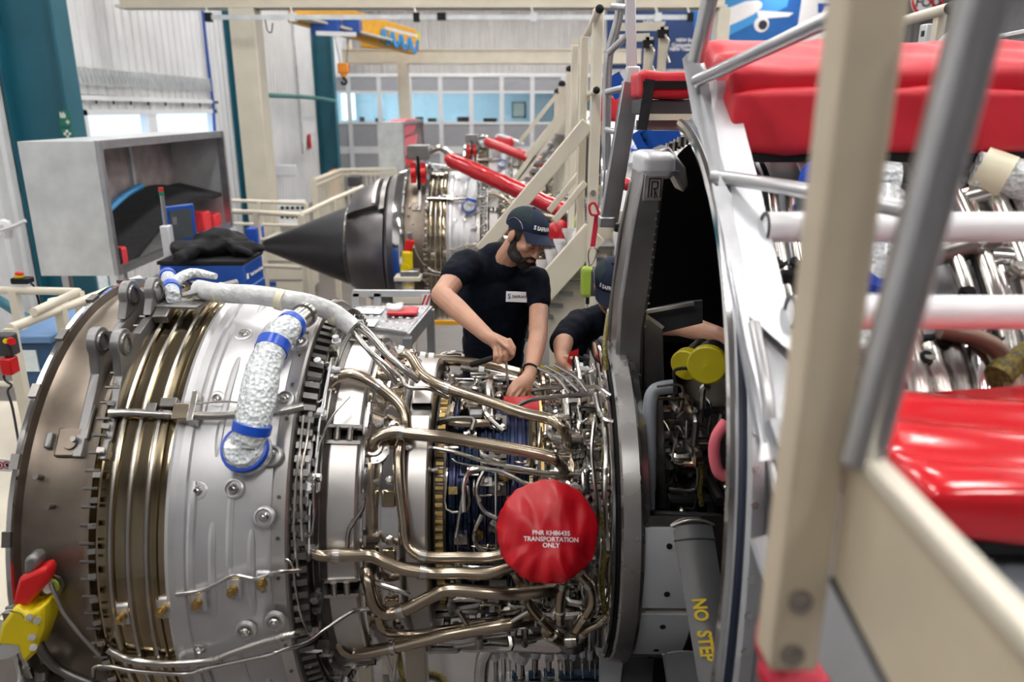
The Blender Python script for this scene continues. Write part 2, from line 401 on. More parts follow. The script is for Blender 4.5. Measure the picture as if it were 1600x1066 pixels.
# pipes, trays and cables on the left wall
def wl(u, v, o=0.12): return PX(u, v, WX+o)
def simple(name, label, cat, mb, m, group=None, bevel=0):
    return tag(mb.build(name, m, bevel=bevel), label, cat, group)
simple('wall_cable', 'thin black cable running level above the window', 'cable', MB().tube([wl(104, 148), wl(180, 152), wl(260, 156), wl(340, 160)], 0.03, 6), 'black')
t = thing('cable_tray', 'perforated galvanised cable tray high on the white wall above the window', 'cable tray', wl(110, 130))
a, b = wl(116, 130), wl(330, 142); n = 40
MB().beam(a, b, 0.03, 0.03).beam(a+V((0, 0, 0.28)), b+V((0, 0, 0.28)), 0.03, 0.03).build('rail', 'galv', t)
mb = MB()
for i in range(n):
    p, q = a.lerp(b, i/n), a.lerp(b, (i+1)/n); mb.beam(p, (p+q)/2+V((0, 0, 0.28)), 0.02, 0.03).beam((p+q)/2+V((0, 0, 0.28)), q, 0.02, 0.03)
mb.build('lattice', 'galv', t)
t = thing('cable_duct', 'white cable duct with black clips just above the window', 'cable duct', wl(120, 152))
MB().beam(wl(118, 152), wl(330, 159), 0.08, 0.09).build('duct', 'white_frame', t)
mb = MB()
for i in range(8): p = wl(124+i*27, 161+i*0.9); mb.beam(p, p+V((0, 0, 0.16)), 0.03, 0.03)
mb.build('clips', 'black', t, kind='stuff')
simple('compressed_air_pipe', 'slim blue pipe running down the wall beside the second teal column', 'pipe', MB().tube([wl(316, 12), wl(322, 70), wl(329, 130), wl(333, 165), wl(336, 215)], 0.04, 8), 'blue_paint')
simple('wall_conduit', 'thin grey conduit running down the white wall left of the window', 'pipe', MB().tube([wl(91, 0), wl(97, 50), wl(104, 90), wl(112, 150), wl(118, 200)], 0.025, 6), 'galv')
simple('wall_conduit', 'thin grey conduit on the white wall between second and third teal columns', 'pipe', MB().tube([wl(456, 0), wl(462, 90), wl(470, 180), wl(474, 240)], 0.04, 6), 'galv')
simple('air_line', 'dark green pipe running level across the wall to the farthest teal column', 'pipe', MB().tube([wl(418, 149, 0.86), wl(465, 151, 0.86), wl(500, 154, 0.86), wl(524, 158, 0.86)], 0.07, 8), 'green_pipe')
simple('wall_notice', 'small red notice on the white wall left of the far teal column', 'notice', MB().box(wl(484, 221), (0.02, 0.35, 0.55)), 'red_paint')
simple('roller_shutter_box', 'white boxed unit on the wall above the far left doorway', 'wall unit', MB().span(wl(433, 275, 0.02), wl(462, 258, 0.7)), 'white_frame', bevel=0.02)

# glazed office at the back
OY = 33.5
def oz(v): return PY(800, v, OY).z
def ox(u): return PY(u, 168, OY).x
xs = [ox(546.0 + 47.6*k) for k in range(-1, 14)]; x0, x1 = xs[0], xs[-1]; x0 = ox(524)
of = struct(MB().span((x0, OY, oz(118)), (x1, BY-0.1, oz(118)+0.08)).span((x0, OY-0.02, oz(240)), (x1, OY+0.10, oz(229))).build('wall_office', 'white_frame'))
for x in [x0]+xs[1:]: MB().span((x-0.09, OY-0.05, 0), (x+0.09, OY+0.09, oz(118))).build('mullion', 'white_frame', of)
for v in (118.7, 144, 192.5): MB().span((x0, OY-0.04, oz(v)-0.05), (x1, OY+0.08, oz(v)+0.05)).build('transom', 'white_frame', of)
xx = [x0]+xs[1:]
for i in range(len(xx)-1):
    for va, vb in ((119, 143.5), (193, 229), (240, 300)):
        MB().span((xx[i]+0.08, OY, max(0, oz(vb))), (xx[i+1]-0.08, OY+0.06, oz(va))).build('panel', 'office_panel', of)
    MB().span((xx[i]+0.08, OY+0.02, oz(192)), (xx[i+1]-0.08, OY+0.04, oz(145))).build('pane', 'office_glass', of)
MB().span((x0, BY-0.7, oz(230)), (x1, BY-0.6, oz(118))).build('inner_wall', 'office_wall', of)
MB().span((x0, OY+0.1, oz(230)-0.1), (x1, BY-0.7, oz(230))).build('inner_floor', 'office_panel', of)
MB().span((x0, OY+0.1, oz(230)), (x0+0.1, BY-0.7, oz(118))).build('inner_wall', 'office_wall', of)
for k in range(5):
    x = x0+1.2+k*2.2; MB().span((x, OY+1.2, oz(118)-0.06), (x+1.4, OY+1.9, oz(118)-0.02)).build('office_light', 'office_lamp' if k < 3 else 'housing', of)
MB().span((x0+0.11, OY+0.8, oz(188)), (x0+0.13, OY+3.6, oz(140))).build('daylit_window', 'day_pane', of)
for k, (u, wd) in enumerate(((560, 8), (588, 14), (652, 12), (672, 14), (722, 20), (765, 22))):
    c = thing('monitor', ('tiny', 'small', 'third', 'fourth', 'wide', 'widest')[k]+' dark monitor behind the office glass, '+('leftmost of all', 'second from the left', 'just right of the cream post', 'fourth from the left', 'fifth from the left', 'rightmost of all')[k], 'monitor', (ox(u), OY+0.7, oz(196)), 'office monitors')
    s = wd*0.5*32/1200
    MB().span((ox(u)-s, OY+0.68, oz(191)), (ox(u)+s, OY+0.72, oz(183+(k % 2)*2))).build('screen', 'black', c)
    MB().span((ox(u)-0.05, OY+0.68, oz(197)), (ox(u)+0.05, OY+0.74, oz(191))).build('stand', 'black', c)
simple('office_desk', 'long pale desk running behind the office glass', 'desk', MB().span((x0+0.3, OY+0.3, oz(200)), (ox(790), OY+1.1, oz(197))).span((x0+0.4, OY+0.9, oz(230)), (ox(785), OY+0.95, oz(200))), 'white_frame')
t = thing('wall_board', 'framed notice board on the inner office wall', 'board', (ox(812), BY-0.75, oz(180)))
MB().span((ox(800), BY-0.74, oz(186)), (ox(824), BY-0.71, oz(158))).build('frame', 'dark_grey', t)
MB().span((ox(802), BY-0.76, oz(184)), (ox(822), BY-0.745, oz(160))).build('sheet', 'cream', t)
simple('whiteboard', 'white board on the inner office wall near the stairs', 'board', MB().span((ox(838), BY-0.76, oz(190)), (ox(872), BY-0.71, oz(152))), 'white')

# gantry cranes: near beam with rail, posts; far beam with post
GY = 15.6
g = thing('gantry_beam', 'cream overhead beam across the top edge with a grey rail slung below', 'gantry', PY(400, 350, GY))
zb = PY(400, 14, GY).z; xl, xr = PY(190, 14, GY).x, PY(1131, 14, GY).x
MB().span((xl, GY-0.25, zb), (xr, GY+0.25, zb+0.05)).span((xl, GY-0.04, zb), (xr, GY+0.04, zb+0.7)).span((xl, GY-0.25, zb+0.65), (xr, GY+0.25, zb+0.7)).build('beam', 'cream', g)
for ua, ub in ((371, 410), (1113, 1131)):
    xa, xb = PY(ua, 100, GY).x, PY(ub, 100, GY).x
    MB().span((xa, GY-0.25, 0), (xb, GY+0.25, zb)).build('post', 'cream', g, bevel=0.02)
    MB().span((xa-0.08, GY-0.3, 0), (xb+0.08, GY+0.3, 0.03)).build('foot', 'cream', g)
ya = GY-0.7
MB().beam(PY(326, 27, ya), PY(1081, 27, ya), 0.05, 0.08).build('conductor_rail', 'galv', g)
for u in (326, 458, 651, 834, 1028, 1078):
    MB().box(PY(u, 27, ya), (0.11, 0.12, 0.15)).build('bracket', 'black' if u in (326, 1078, 651) else 'galv', g)
    MB().beam(PY(u, 24, ya), PY(u-4, 12, GY-0.2), 0.03, 0.03).build('hanger', 'galv', g)
MB().box(PY(690, 26, ya-0.05), (0.15, 0.14, 0.12)).build('end_stop', 'black', g)
MB().tube([PY(414, 30, ya), PY(418, 48, ya), PY(424, 50, ya), PY(426, 36, ya)], 0.012, 6).build('loose_cable', 'black', g)
FY = 29.5
g = thing('gantry_beam', 'cream crane beam in front of the office, carried on one cream post', 'gantry', PY(632, 220, FY))
zt, zb2 = PY(700, 77, FY).z, PY(700, 100, FY).z
MB().span((PY(537, 90, FY).x, FY-0.3, zb2), (PY(1000, 90, FY).x, FY+0.3, zb2+0.06)).span((PY(537, 90, FY).x, FY-0.25, zb2), (PY(1000, 90, FY).x, FY-0.2, zt)).span((PY(537, 90, FY).x, FY-0.3, zt-0.06), (PY(1000, 90, FY).x, FY+0.3, zt)).build('beam', 'cream', g)
MB().span((PY(624, 150, FY).x, FY-0.3, 0), (PY(640, 150, FY).x, FY+0.1, zb2)).build('post', 'cream', g)
MB().prism([PY(538, 77, FY), PY(547, 62, FY), PY(548, 77, FY)], (0, 0.2, 0)).build('end_plate', 'cream', g)
# yellow travelling crane with festoon cables
c = thing('overhead_crane', 'yellow travelling crane girder with looping blue festoon cables', 'crane', PY(570, 60, 27))
MB().beam(PY(455, 12, 24), PY(645, 66, 28), 0.3, 0.8).build('girder', 'crane_yellow', c, bevel=0.02)
MB().beam(PY(460, 26, 23.6), PY(640, 72, 27.6), 0.5, 0.06).build('walkway', 'cream', c)
MB().beam(PY(566, 67, 28), PY(655, 71, 28), 0.5, 0.32).build('end_carriage', 'crane_yellow', c, bevel=0.02)
MB().box(PY(510, 42, 24.6), (0.8, 0.6, 0.45)).box(PY(551, 42, 25.4), (0.5, 0.6, 0.4)).build('trolley', 'blue_paint', c, bevel=0.02)
MB().beam(PY(494, 52, 24.3), PY(556, 54, 24.3), 0.12, 0.12).build('trolley_bar', 'white_frame', c)
MB().box(PY(653, 58, 27.4), (0.12, 0.1, 0.3)).build('warning_plate', 'yellow', c)
for k in range(7):
    u = 560+k*13.5; v = 34+k*4.2
    MB().tube([PY(u, v, 26.6), PY(u+4, v+20, 26.6), PY(u+9, v+20, 26.6), PY(u+12, v+3, 26.6)], 0.055, 6).build('festoon_cable', 'blue_cable', c)
MB().beam(PY(548, 30, 26.8), PY(652, 56, 26.8), 0.06, 0.08).build('festoon_rail', 'galv', c)
h = thing('hook_block', 'orange crane hook block hanging on thin ropes near the office', 'hook', PY(537, 120, 24.5))
MB().box(PY(536.5, 107, 24.5), (0.32, 0.23, 0.30)).build('block', 'orange', h, bevel=0.04)
MB().cyl(PY(537, 113, 24.5), PY(537, 120, 24.5), 0.09).build('swivel', 'orange', h)
MB().tube([PY(u, v, 24.5) for u, v in ((537, 119), (537, 123), (541, 126), (540, 131), (535, 131), (534, 127))], 0.04, 8).build('hook', 'black', h)
MB().cyl(PY(522, 52, 24.3), PY(532, 101, 24.5), 0.012, n=5).cyl(PY(545, 53, 24.3), PY(541, 101, 24.5), 0.012, n=5).build('rope', 'dark_grey', h)

# banners and signs on the back right
by = 31.0
t = thing('banner', 'large blue banner with an airliner, lettering and a white edge on the back wall', 'banner', PY(1150, 105, by))
def BP(u, v, o=0.0): return PY(u, v, by-o)
MB().prism([BP(948, -60), BP(1310, -60), BP(1310, 108), BP(948, 108)], (0, 0.03, 0)).build('sheet', 'banner_navy', t)
MB().prism([BP(1072, -60, .012), BP(1308, -60, .012), BP(1308, 108, .012), BP(1092, 108, .012)], (0, 0.005, 0)).build('blue_print', 'banner_blue', t)
MB().prism([BP(1090+0.0, 20, .02), BP(1130, -40, .02), BP(1240, -40, .02), BP(1230, 10, .02), BP(1130, 60, .02), BP(1098, 70, .02)], (0, 0.004, 0)).build('sky_print', 'glow', t)
pl = [(1120, 46), (1126, 22), (1140, 12), (1165, 2), (1184, 0), (1191, 5), (1190, 12), (1178, 22), (1158, 32), (1135, 42)]
MB().prism([BP(u, v, .028) for u, v in pl], (0, 0.004, 0)).build('airliner_print', 'print_white', t)
pl = [(1182, 16), (1240, 20), (1232, 26), (1186, 30)]
MB().prism([BP(u, v, .03) for u, v in pl], (0, 0.003, 0)).build('wing_print', 'print_white', t)
MB().disc(BP(1190, 38, .034), (0, -1, 0), [(0, 0.0), (0, 0.28), (-0.002, 0.28)], 20).build('engine_print', 'print_white', t)
MB().disc(BP(1192, 39, .038), (0, -1, 0), [(0, 0.0), (0, 0.17), (-0.002, 0.17)], 20).build('intake_print', 'print_black', t)
for s_, u, v in (('NEW Wing', 1022, 35), ('NEW Engine', 1075, 63), ('Composite Nacelle', 1077, 70.5), ('NEW Titanium Pylon', 1077, 77)):
    text(s_, 0.17, BP(u, v, 0.02), X3, Z3, 'print_white', t, bold=0.004)
t = thing('poster', 'white poster with a blue emblem beside the blue banner', 'poster', BP(1290, 80))
MB().prism([BP(1262, -60, .05), BP(1360, -60, .05), BP(1360, 84, .05), BP(1240, 84, .05)], (0, 0.02, 0)).build('sheet', 'print_white', t)
MB().prism([BP(1278, 5, .06), BP(1318, 5, .06), BP(1318, 20, .06), BP(1278, 20, .06)], (0, 0.005, 0)).build('emblem', 'print_blue', t)
MB().prism([BP(1290, 10, .066), BP(1304, 10, .066), BP(1308, 20, .066), BP(1284, 20, .066)], (0, 0.003, 0)).build('emblem_inset', 'print_white', t)
t = thing('prohibition_sign', 'round white FOD sign struck through in red on the grey wall', 'sign', PY(1451, 5, 30))
c0 = PY(1450, -3, 30)
MB().disc(c0, (0, -1, 0), [(-0.02, 0), (-0.02, 0.62), (0.0, 0.62), (0.0, 0)], 32).build('plate', 'print_white', t)
MB().disc(c0, (0, -1, 0), [(0.005, 0.5), (0.01, 0.5), (0.01, 0.6), (0.005, 0.6), (0.005, 0.5)], 32).beam(c0+V((-0.38, -0.03, 0.38)), c0+V((0.38, -0.03, -0.38)), 0.01, 0.10, up=(0.7, 0, 0.7)).build('red_ring', 'red_paint', t)
text('FOD', 0.45, PY(1450, 4, 30)+V((0, -0.014, 0)), X3, Z3, 'print_black', t, bold=0.012)

# ================================================================ LEFT SIDE OF THE HALL
def box_store(label, y0, uL, uR, vT, vB, ratio, lab2, wall=0.03):
    """open-fronted sheet metal box: one side to the camera, its mouth to the right"""
    a = PY(uL, vT, y0); b = PY(uR, vT, y0); zt = a.z; zb = PY(uR, vB, y0).z; xa, xb = a.x, b.x; y1 = y0*ratio
    t = thing('storage_box', label, 'storage box', ((xa+xb)/2, y0, zb))
    MB().span((xa, y0-wall, zb), (xb, y0, zt)).build('side_panel', 'galv', t)
    MB().span((xa, y1, zb), (xb, y1+wall, zt)).build('side_panel', 'galv', t)
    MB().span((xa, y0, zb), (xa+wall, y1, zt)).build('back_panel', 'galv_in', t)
    MB().span((xa, y0, zt-wall), (xb, y1, zt)).build('top_panel', 'galv', t)
    MB().span((xa, y0, zb), (xb, y1, zb+wall)).build('shelf', 'galv', t)
    e = 0.05
    for (p, q) in (((xb, y0, zt-0.03), (xb, y1, zt-0.03)), ((xb, y0, zb+0.03), (xb, y1, zb+0.03)), ((xb, y0, zb), (xb, y0, zt)), ((xb, y1, zb), (xb, y1, zt))):
        MB().beam(p, q, e, e+0.02).build('edge_profile', 'alu', t)
    for f in (0.33, 0.62):
        yy = y0+(y1-y0)*f; MB().beam((xa+0.04, yy, zb), (xa+0.04, yy, zt), 0.06, 0.05, up=(0, 1, 0)).build('stiffener', 'galv', t)
    return t, xa, xb, y0, y1, zb, zt
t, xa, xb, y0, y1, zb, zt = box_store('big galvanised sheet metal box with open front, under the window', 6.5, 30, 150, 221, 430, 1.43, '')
for (x, y) in ((xa+0.08, y0+0.2), (xb-0.05, y0+0.2), (xa+0.08, y1-0.2), (xb-0.05, y1-0.2)): MB().beam((x, y, 0), (x, y, zb), 0.06, 0.06).build('leg', 'alu', t)
# contents
def sheet(pts, w, th): return MB()
m_ = MB(); prev = []
N = 24; yS, yE = y0+0.25, y1-0.05; mbv = []; faces = []
for i in range(N+1):
    f = i/N; yy = yS+(yE-yS)*f; hgt = zb+0.05+0.42*math.sin(min(1, f*1.15)*math.pi*0.62)**1.3
    mbv += [V((xa+0.10, yy, hgt+0.10)), V((xb-0.04, yy, hgt-0.02)), V((xb-0.04, yy, hgt-0.06)), V((xa+0.10, yy, hgt+0.06))]
for i in range(N):
    for k in range(4): faces.append((i*4+k, i*4+(k+1) % 4, i*4+4+(k+1) % 4, i*4+4+k))
faces += [(3, 2, 1, 0), (N*4, N*4+1, N*4+2, N*4+3)]
mat_ = tag(MB().add(mbv, faces).build('floor_mat', 'rubber'), 'bent black rubber mat with blue edge lying in the galvanised box', 'mat')
ed = MB(); pts = []
for i in range(N+1):
    f = i/N; pts.append(V((xa+0.09, yS+(yE-yS)*f, zb+0.05+0.42*math.sin(min(1, f*1.15)*math.pi*0.62)**1.3+0.12)))
ed.tube(pts[:16], 0.035, 6, 1).build('blue_edge', 'blue_cable', mat_)
for i, (f, hh, mm, lb) in enumerate(((0.02, .10, 'red_foam', 'red foam block at the near end of the galvanised box'), (0.80, .16, 'red_foam', 'rounded red foam block at the far end of the galvanised box'), (0.92, .10, 'red_foam', 'small square red foam block in the far corner of the galvanised box'))):
    yy = y0+0.1+(y1-y0-0.2)*f; o = thing('foam_block', lb, 'foam block', (xb-0.22, yy+0.1, zb+0.03), 'foam blocks in the galvanised box')
    MB().span((xb-0.30, yy, zb+0.03), (xb-0.06, yy+0.22, zb+0.03+hh+0.06)).build('block', mm, o, bevel=0.02)
    if i == 0:
        MB().span((xb-0.31, yy+0.05, zb+0.03), (xb-0.055, yy+0.10, zb+0.035+hh+0.06)).build('strap', 'black', o)
        MB().span((xb-0.34, yy-0.06, zb+0.03), (xb-0.10, yy-0.005, zb+0.14)).build('pad', 'pink_foam', o, bevel=0.01)
# second box, far
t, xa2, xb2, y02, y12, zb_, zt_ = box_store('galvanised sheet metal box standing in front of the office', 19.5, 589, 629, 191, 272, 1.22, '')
MB().span((xa2, y02, 0), (xb2, y12, zb_)).build('plinth', 'galv', t)
for k, (dz, mm, hh) in enumerate(((0.12, 'red_foam', 0.22), (0.40, 'pink_foam', 0.45), (0.88, 'pink_foam', 0.4))):
    lb = ['small red block on the shelf of the far galvanised box', 'pink pad in the middle of the far galvanised box', 'pink pad at the top of the far galvanised box'][k]
    simple('foam_block', lb, 'foam block', MB().prism([V((xb2-0.04, y02+0.3, zb_+dz)), V((xb2-0.04, y02+2.6, zb_+dz+0.05)), V((xb2-0.04, y02+3.4, zb_+dz+hh)), V((xb2-0.04, y02+0.9, zb_+dz+hh))], (-0.4, 0, 0)), mm, 'foam blocks in the far box')

# blue tool cabinet
ty0, ty1 = 5.9, 6.36
zt_c = PY(250, 408, ty0).z; xa, xb = PY(247, 408, ty0).x, PY(380, 408, ty0).x
t = thing('tool_cabinet', 'bright blue tool cabinet with ribbed side and black top', 'cabinet', ((xa+xb)/2, ty0, 0))
MB().span((xa, ty0, 0.1), (xb, ty1, zt_c-0.03)).build('body', 'blue_paint', t, bevel=0.015)
MB().span((xa-0.01, ty0-0.01, zt_c-0.03), (xb+0.01, ty1, zt_c)).build('top_mat', 'rubber', t, bevel=0.005)
for k in range(6):
    z = zt_c-0.28-k*0.16
    MB().span((xb-0.01, ty0+0.02, z-0.06), (xb+0.015, ty1-0.02, z+0.06)).build('drawer', 'blue_paint', t, bevel=0.012)
for (x, y) in ((xa+0.1, ty0+0.1), (xb-0.1, ty0+0.1), (xa+0.1, ty1-0.1), (xb-0.1, ty1-0.1)): MB().cyl((x-0.02, y, 0.05), (x+0.02, y, 0.05), 0.05).build('castor', 'rubber', t)
text('Tools Control System', 0.036, V((xb+0.012, ty0+0.255, zt_c-0.13)), Y3, Z3, 'print_white', t, bold=0.002)
MB().span((xb+0.003, ty0+0.03, zt_c-0.15), (xb+0.013, ty0+0.06, zt_c-0.11)).build('emblem', 'print_white', t)
# terminal: post with light stack and touch screen
t = thing('control_terminal', 'aluminium post with red and green light stack and blue touch screen', 'terminal', PY(258, 400, 6.2))
b0, b1 = PY(267, 409, 6.2), PY(259, 352, 6.2)
MB().beam(b0, b1, 0.07, 0.09, up=(0, 1, 0)).build('post', 'alu_white', t, bevel=0.01)
p2 = PY(253, 306, 6.2); p3 = PY(251.5, 299, 6.2); p4 = PY(251, 293, 6.2)
MB().cyl(b1, p2, 0.016).build('stem', 'alu', t); MB().cyl(p2, p3, 0.019).build('green_light', 'green_sign', t); MB().cyl(p3, p4, 0.019).build('red_light', 'red_paint', t)
sc = thing  # screen tilted towards the viewer's right
Rm = Matrix.Rotation(R_(62), 3, 'Z')
c0 = PY(281, 352, 6.35)
MB().box(c0, (0.30, 0.04, 0.33), Rm).build('screen_case', 'blue_paint', t, bevel=0.012)
MB().box(c0+Rm @ V((0, -0.022, 0.01)), (0.21, 0.006, 0.24), Rm).build('screen', 'screen', t)
MB().beam(PY(262, 345, 6.25), PY(275, 345, 6.3), 0.03, 0.06).build('arm', 'alu', t)
# dark overalls heaped on the cabinet
mb = MB(); c0 = PY(330, 394, 6.15); c0.z = zt_c+0.07; rnd = random.Random(4)
for (dx, dy, dz, rx, ry, rz, ro) in ((0, 0, 0, .21, .15, .08, 20), (.12, .1, .02, .17, .14, .08, -30), (-.16, -.08, 0, .16, .1, .07, 60), (.3, -.05, -.01, .16, .07, .06, 10), (.02, .05, .08, .14, .12, .06, 0)):
    mb.ell(c0+V((dx, dy, dz)), (rx, ry, rz), Matrix.Rotation(R_(ro), 3, 'Z'))
mb.caps(c0+V((-.02, -.05, .02)), c0+V((-.10, -.40, -.02)), .055, .05).caps(c0+V((.1, 0, .04)), c0+V((.34, -.16, -.02)), .05, .04)
g = fuse(mb, 'work_clothes', 'rubber', None, 0.018, 2)
for v in g.data.vertices: v.co += V((noise.noise(v.co*9), noise.noise(v.co*9+V((7, 0, 0))), noise.noise(v.co*11+V((0, 5, 0)))))*0.03
tag(g, 'crumpled dark work clothes heaped on the blue tool cabinet', 'clothes')

# railings
def railing(label, tops, z0, r=0.022, mids=(0.5,), posts=None, m='cream', group='cream guard rails', square=True, name='guard_rail'):
    tops = [V(p) for p in tops]; b = tops[0].copy(); b.z = z0
    t = thing(name, label, 'railing', b, group)
    MB().tube(tops, r, 10, 1).build('top_rail', m, t)
    for f in mids:
        MB().tube([V((p.x, p.y, z0+(p.z-z0)*f)) for p in tops], r*0.8, 8, 1).build('mid_rail', m, t)
    for p in (posts if posts is not None else tops):
        p = V(p)
        if square: MB().beam((p.x, p.y, z0), p, r*2, r*2, up=(1, 0, 0)).build('post', m, t)
        else: MB().cyl((p.x, p.y, z0), p, r*0.9).build('post', m, t)
    return t
ZP = 1.25
a, b = PZ(16, 513, 2.35), PZ(218, 436, 2.35)
railing('cream tube handrail running from the left edge to behind the brown engine ring', [a, a.lerp(b, .36), b], ZP, 0.026, (0.55,), [a, a.lerp(b, .33), b])
a, b, c = PZ(-60, 452, 2.4), PZ(122, 456, 2.4), PZ(128, 505, 2.2)
railing('thin cream square rail behind the blue crates at the left edge', [a, b, b+V((0.02, -0.5, 0))], ZP, 0.025, (0.45,), [a.lerp(b, .45), b])
# landing deck those rails stand on
d = thing('work_platform', 'cream platform deck with speckled surface at the left edge', 'platform', (-3.6, 4.0, 0))
MB().span((-5.6, 3.0, ZP-0.12), (-2.2, 5.75, ZP)).build('deck', 'cream', d)
for x, y in ((-5.4, 3.2), (-2.4, 3.2), (-5.4, 5.6), (-2.4, 5.6)): MB().beam((x, y, 0), (x, y, ZP-0.12), 0.08, 0.08).build('leg', 'cream', d)
# emergency stop boxes
t = thing('control_box', 'black control box with red and yellow buttons on the left handrail', 'control box', PY(14, 550, 3.6))
MB().box(PY(8, 538, 3.62), (0.10, 0.07, 0.11)).build('case', 'dark_grey', t, bevel=0.01)
MB().cyl(PY(17, 533, 3.57), PY(18, 534, 3.53), 0.018).build('stop_button', 'red_paint', t); MB().cyl(PY(9, 533, 3.58), PY(9, 533, 3.55), 0.013).build('yellow_button', 'yellow', t)
MB().box(PY(15, 571, 3.6), (0.055, 0.07, 0.085)).build('red_box', 'red_paint', t, bevel=0.008)
MB().tube([PY(10, 552, 3.6), PY(6, 590, 3.6), PY(18, 602, 3.6), PY(12, 612, 3.6), PY(20, 640, 3.6), PY(34, 720, 3.6)], 0.006, 6).build('cable', 'dark_grey', t)
t = thing('emergency_stop', 'small emergency stop with red mushroom button on the thin cream rail', 'button', PY(34, 446, 4.74))
MB().box(PY(35, 438, 4.74), (0.11, 0.08, 0.04)).build('case', 'black', t, bevel=0.01); MB().cyl(PY(30, 435, 4.74), PY(30, 429, 4.74), 0.028).build('collar', 'yellow', t); MB().cyl(PY(30, 429, 4.74), PY(30, 426, 4.74), 0.024).build('button', 'red_paint', t)
MB().tube([PY(48, 443, 4.74), PY(53, 448, 4.74), PY(60, 470, 4.74), PY(64, 490, 4.74)], 0.006, 6).build('cable', 'black', t)
# crates, bin, paper roll, blue pipe at far left
t = thing('storage_crate', 'dark blue plastic crate with lighter lid and white label', 'crate', PY(55, 610, 5.0))
xa, xb = PY(22, 560, 4.6).x, PY(84, 560, 4.6).x; z1, z0 = PY(50, 528, 4.6).z, PY(50, 613, 4.6).z
MB().span((xa, 4.6, ZP), (xb, 5.3, z1-0.03)).build('body', 'blue_crate', t, bevel=0.01)
MB().span((xa-0.02, 4.57, z1-0.03), (xb+0.02, 5.33, z1+0.02)).build('lid', 'blue_lid', t, bevel=0.01)
MB().span((xa+0.03, 4.59, z1-0.22), (xa+0.15, 4.6, z1-0.08)).build('paper_label', 'paper', t)
t = thing('waste_bin', 'dark red bin with brighter red lid beside the blue crate', 'bin', PY(92, 575, 5.4))
xa, xb = PY(82, 560, 5.2).x, PY(118, 560, 5.2).x; z1 = PY(90, 528, 5.2).z
MB().span((xa, 5.2, ZP), (xb, 5.6, z1-0.04)).build('body', 'red_strap', t, bevel=0.02); MB().span((xa-0.02, 5.17, z1-0.04), (xb+0.02, 5.63, z1+0.02)).build('lid', 'red_paint', t, bevel=0.02)
MB().box(((xa+xb)/2+0.08, 5.3, z1+0.03), (0.06, 0.1, 0.03)).build('handle', 'black', t)
t = thing('paper_roll', 'white roll of wiping paper standing behind the left handrail', 'paper roll', PY(92, 525, 5.5))
MB().cyl(PY(90, 467, 5.5), PY(99, 527, 5.5), 0.065, n=24).build('roll', 'white', t); MB().cyl(PY(89.8, 465.5, 5.5), PY(90, 468, 5.5), 0.02, n=12).build('core', 'cream', t)
simple('support_strut', 'slanting blue steel strut at the left edge behind the rails', 'strut', MB().cyl(PY(-12, 462, 5.6), PY(52, 505, 5.4), 0.035), 'teal')
simple('wall_rail', 'white bent rail with black cable end on the near left wall', 'pipe', MB().tube([PY(-20, 362, 8), PY(6, 350, 8), PY(11, 353, 8), PY(12, 372, 8)], 0.05, 8).tube([PY(-5, 362, 7.9), PY(25, 352, 7.9), PY(40, 345, 7.9)], 0.02, 6), 'white_frame')
simple('notice_sheet', 'white paper notice pinned on the teal column base', 'notice', MB().box(V((-6.79, 12.48, PX(118, 455, -6.79).z)), (0.02, 0.3, 0.4)), 'paper')

# mid distance: rails, cabinets and platform round the second engine's tail
y = 11.2
a, b, c = PY(352, 312, y), PY(482, 318, y), PY(560, 296, y+2.2)
railing('cream guard rail with two bars in front of the teal column', [PY(352, 313, y), PY(405, 315, y), PY(478, 318, y)], 0.0, 0.028, (0.85, 0.7), None)
railing('cream handrail slanting away behind the tail cone', [PY(470, 336, 9.8), PY(520, 312, 11.5), PY(566, 292, 13.2)], 0.0, 0.035, (0.75,), None)
railing('low cream guard rail with bars left of the tail cone tip', [PY(352, 330, 9.6), PY(400, 332, 9.6), PY(470, 336, 9.6)], 0.0, 0.032, (0.85, 0.7), None)
p = [PY(490, 282, 17), PY(532, 266, 19.5), PY(618, 264, 19.5)]
t = railing('white railing with close upright bars round the far platform', p, 0.9, 0.05, (0.9,), None)
for i in range(14):
    q = p[0].lerp(p[1], i/14); MB().beam((q.x, q.y, 0.9), q, 0.03, 0.03).build('bar', 'cream', t)
for i in range(12):
    q = p[1].lerp(p[2], (i+.5)/12); MB().beam((q.x, q.y, 0.9), q, 0.03, 0.03).build('bar', 'cream', t)
MB().span((p[0].x, 17, 0.0), (p[2].x, 19.5, 0.9)).build('platform_base', 'cream', t)
simple('machine_unit', 'black box standing on the white platform behind the railing', 'machine', MB().span(PY(543, 292, 19), PY(566, 274, 19.4)), 'dark_grey', bevel=0.03)
simple('orange_box', 'small orange box on the floor by the farthest teal column', 'box', MB().span(V((PY(514, 282, 30).x, 30, 0)), PY(530, 264, 31)), 'orange', bevel=0.03)
cy0 = 14.2
t = thing('floor_cabinet', 'cream metal cabinet standing on the floor below the tail cone', 'cabinet', PZ(440, 452, 0))
xa, xb = PY(408, 440, cy0).x, PY(474, 440, cy0).x; zt_ = PY(440, 378, cy0).z
MB().span((xa, cy0, 0.08), (xb, cy0+1.2, zt_)).build('body', 'cream', t, bevel=0.02)
for f in (0.36, 0.68): MB().span((xa+0.02, cy0-0.015, zt_*f-0.02), (xb-0.02, cy0, zt_*f)).build('seam', 'frame_grey', t)
MB().span((xa+0.1, cy0-0.012, zt_*0.24), (xa+0.28, cy0, zt_*0.32)).build('blue_plate', 'blue_paint', t)
MB().cyl((xb-0.35, cy0-0.05, 0.08), (xb-0.25, cy0-0.05, 0.08), 0.07).build('wheel', 'rubber', t)
t = thing('socket_panel', 'white wall panel with rows of round dark sockets left of the tail cone', 'panel', PY(460, 345, 15))
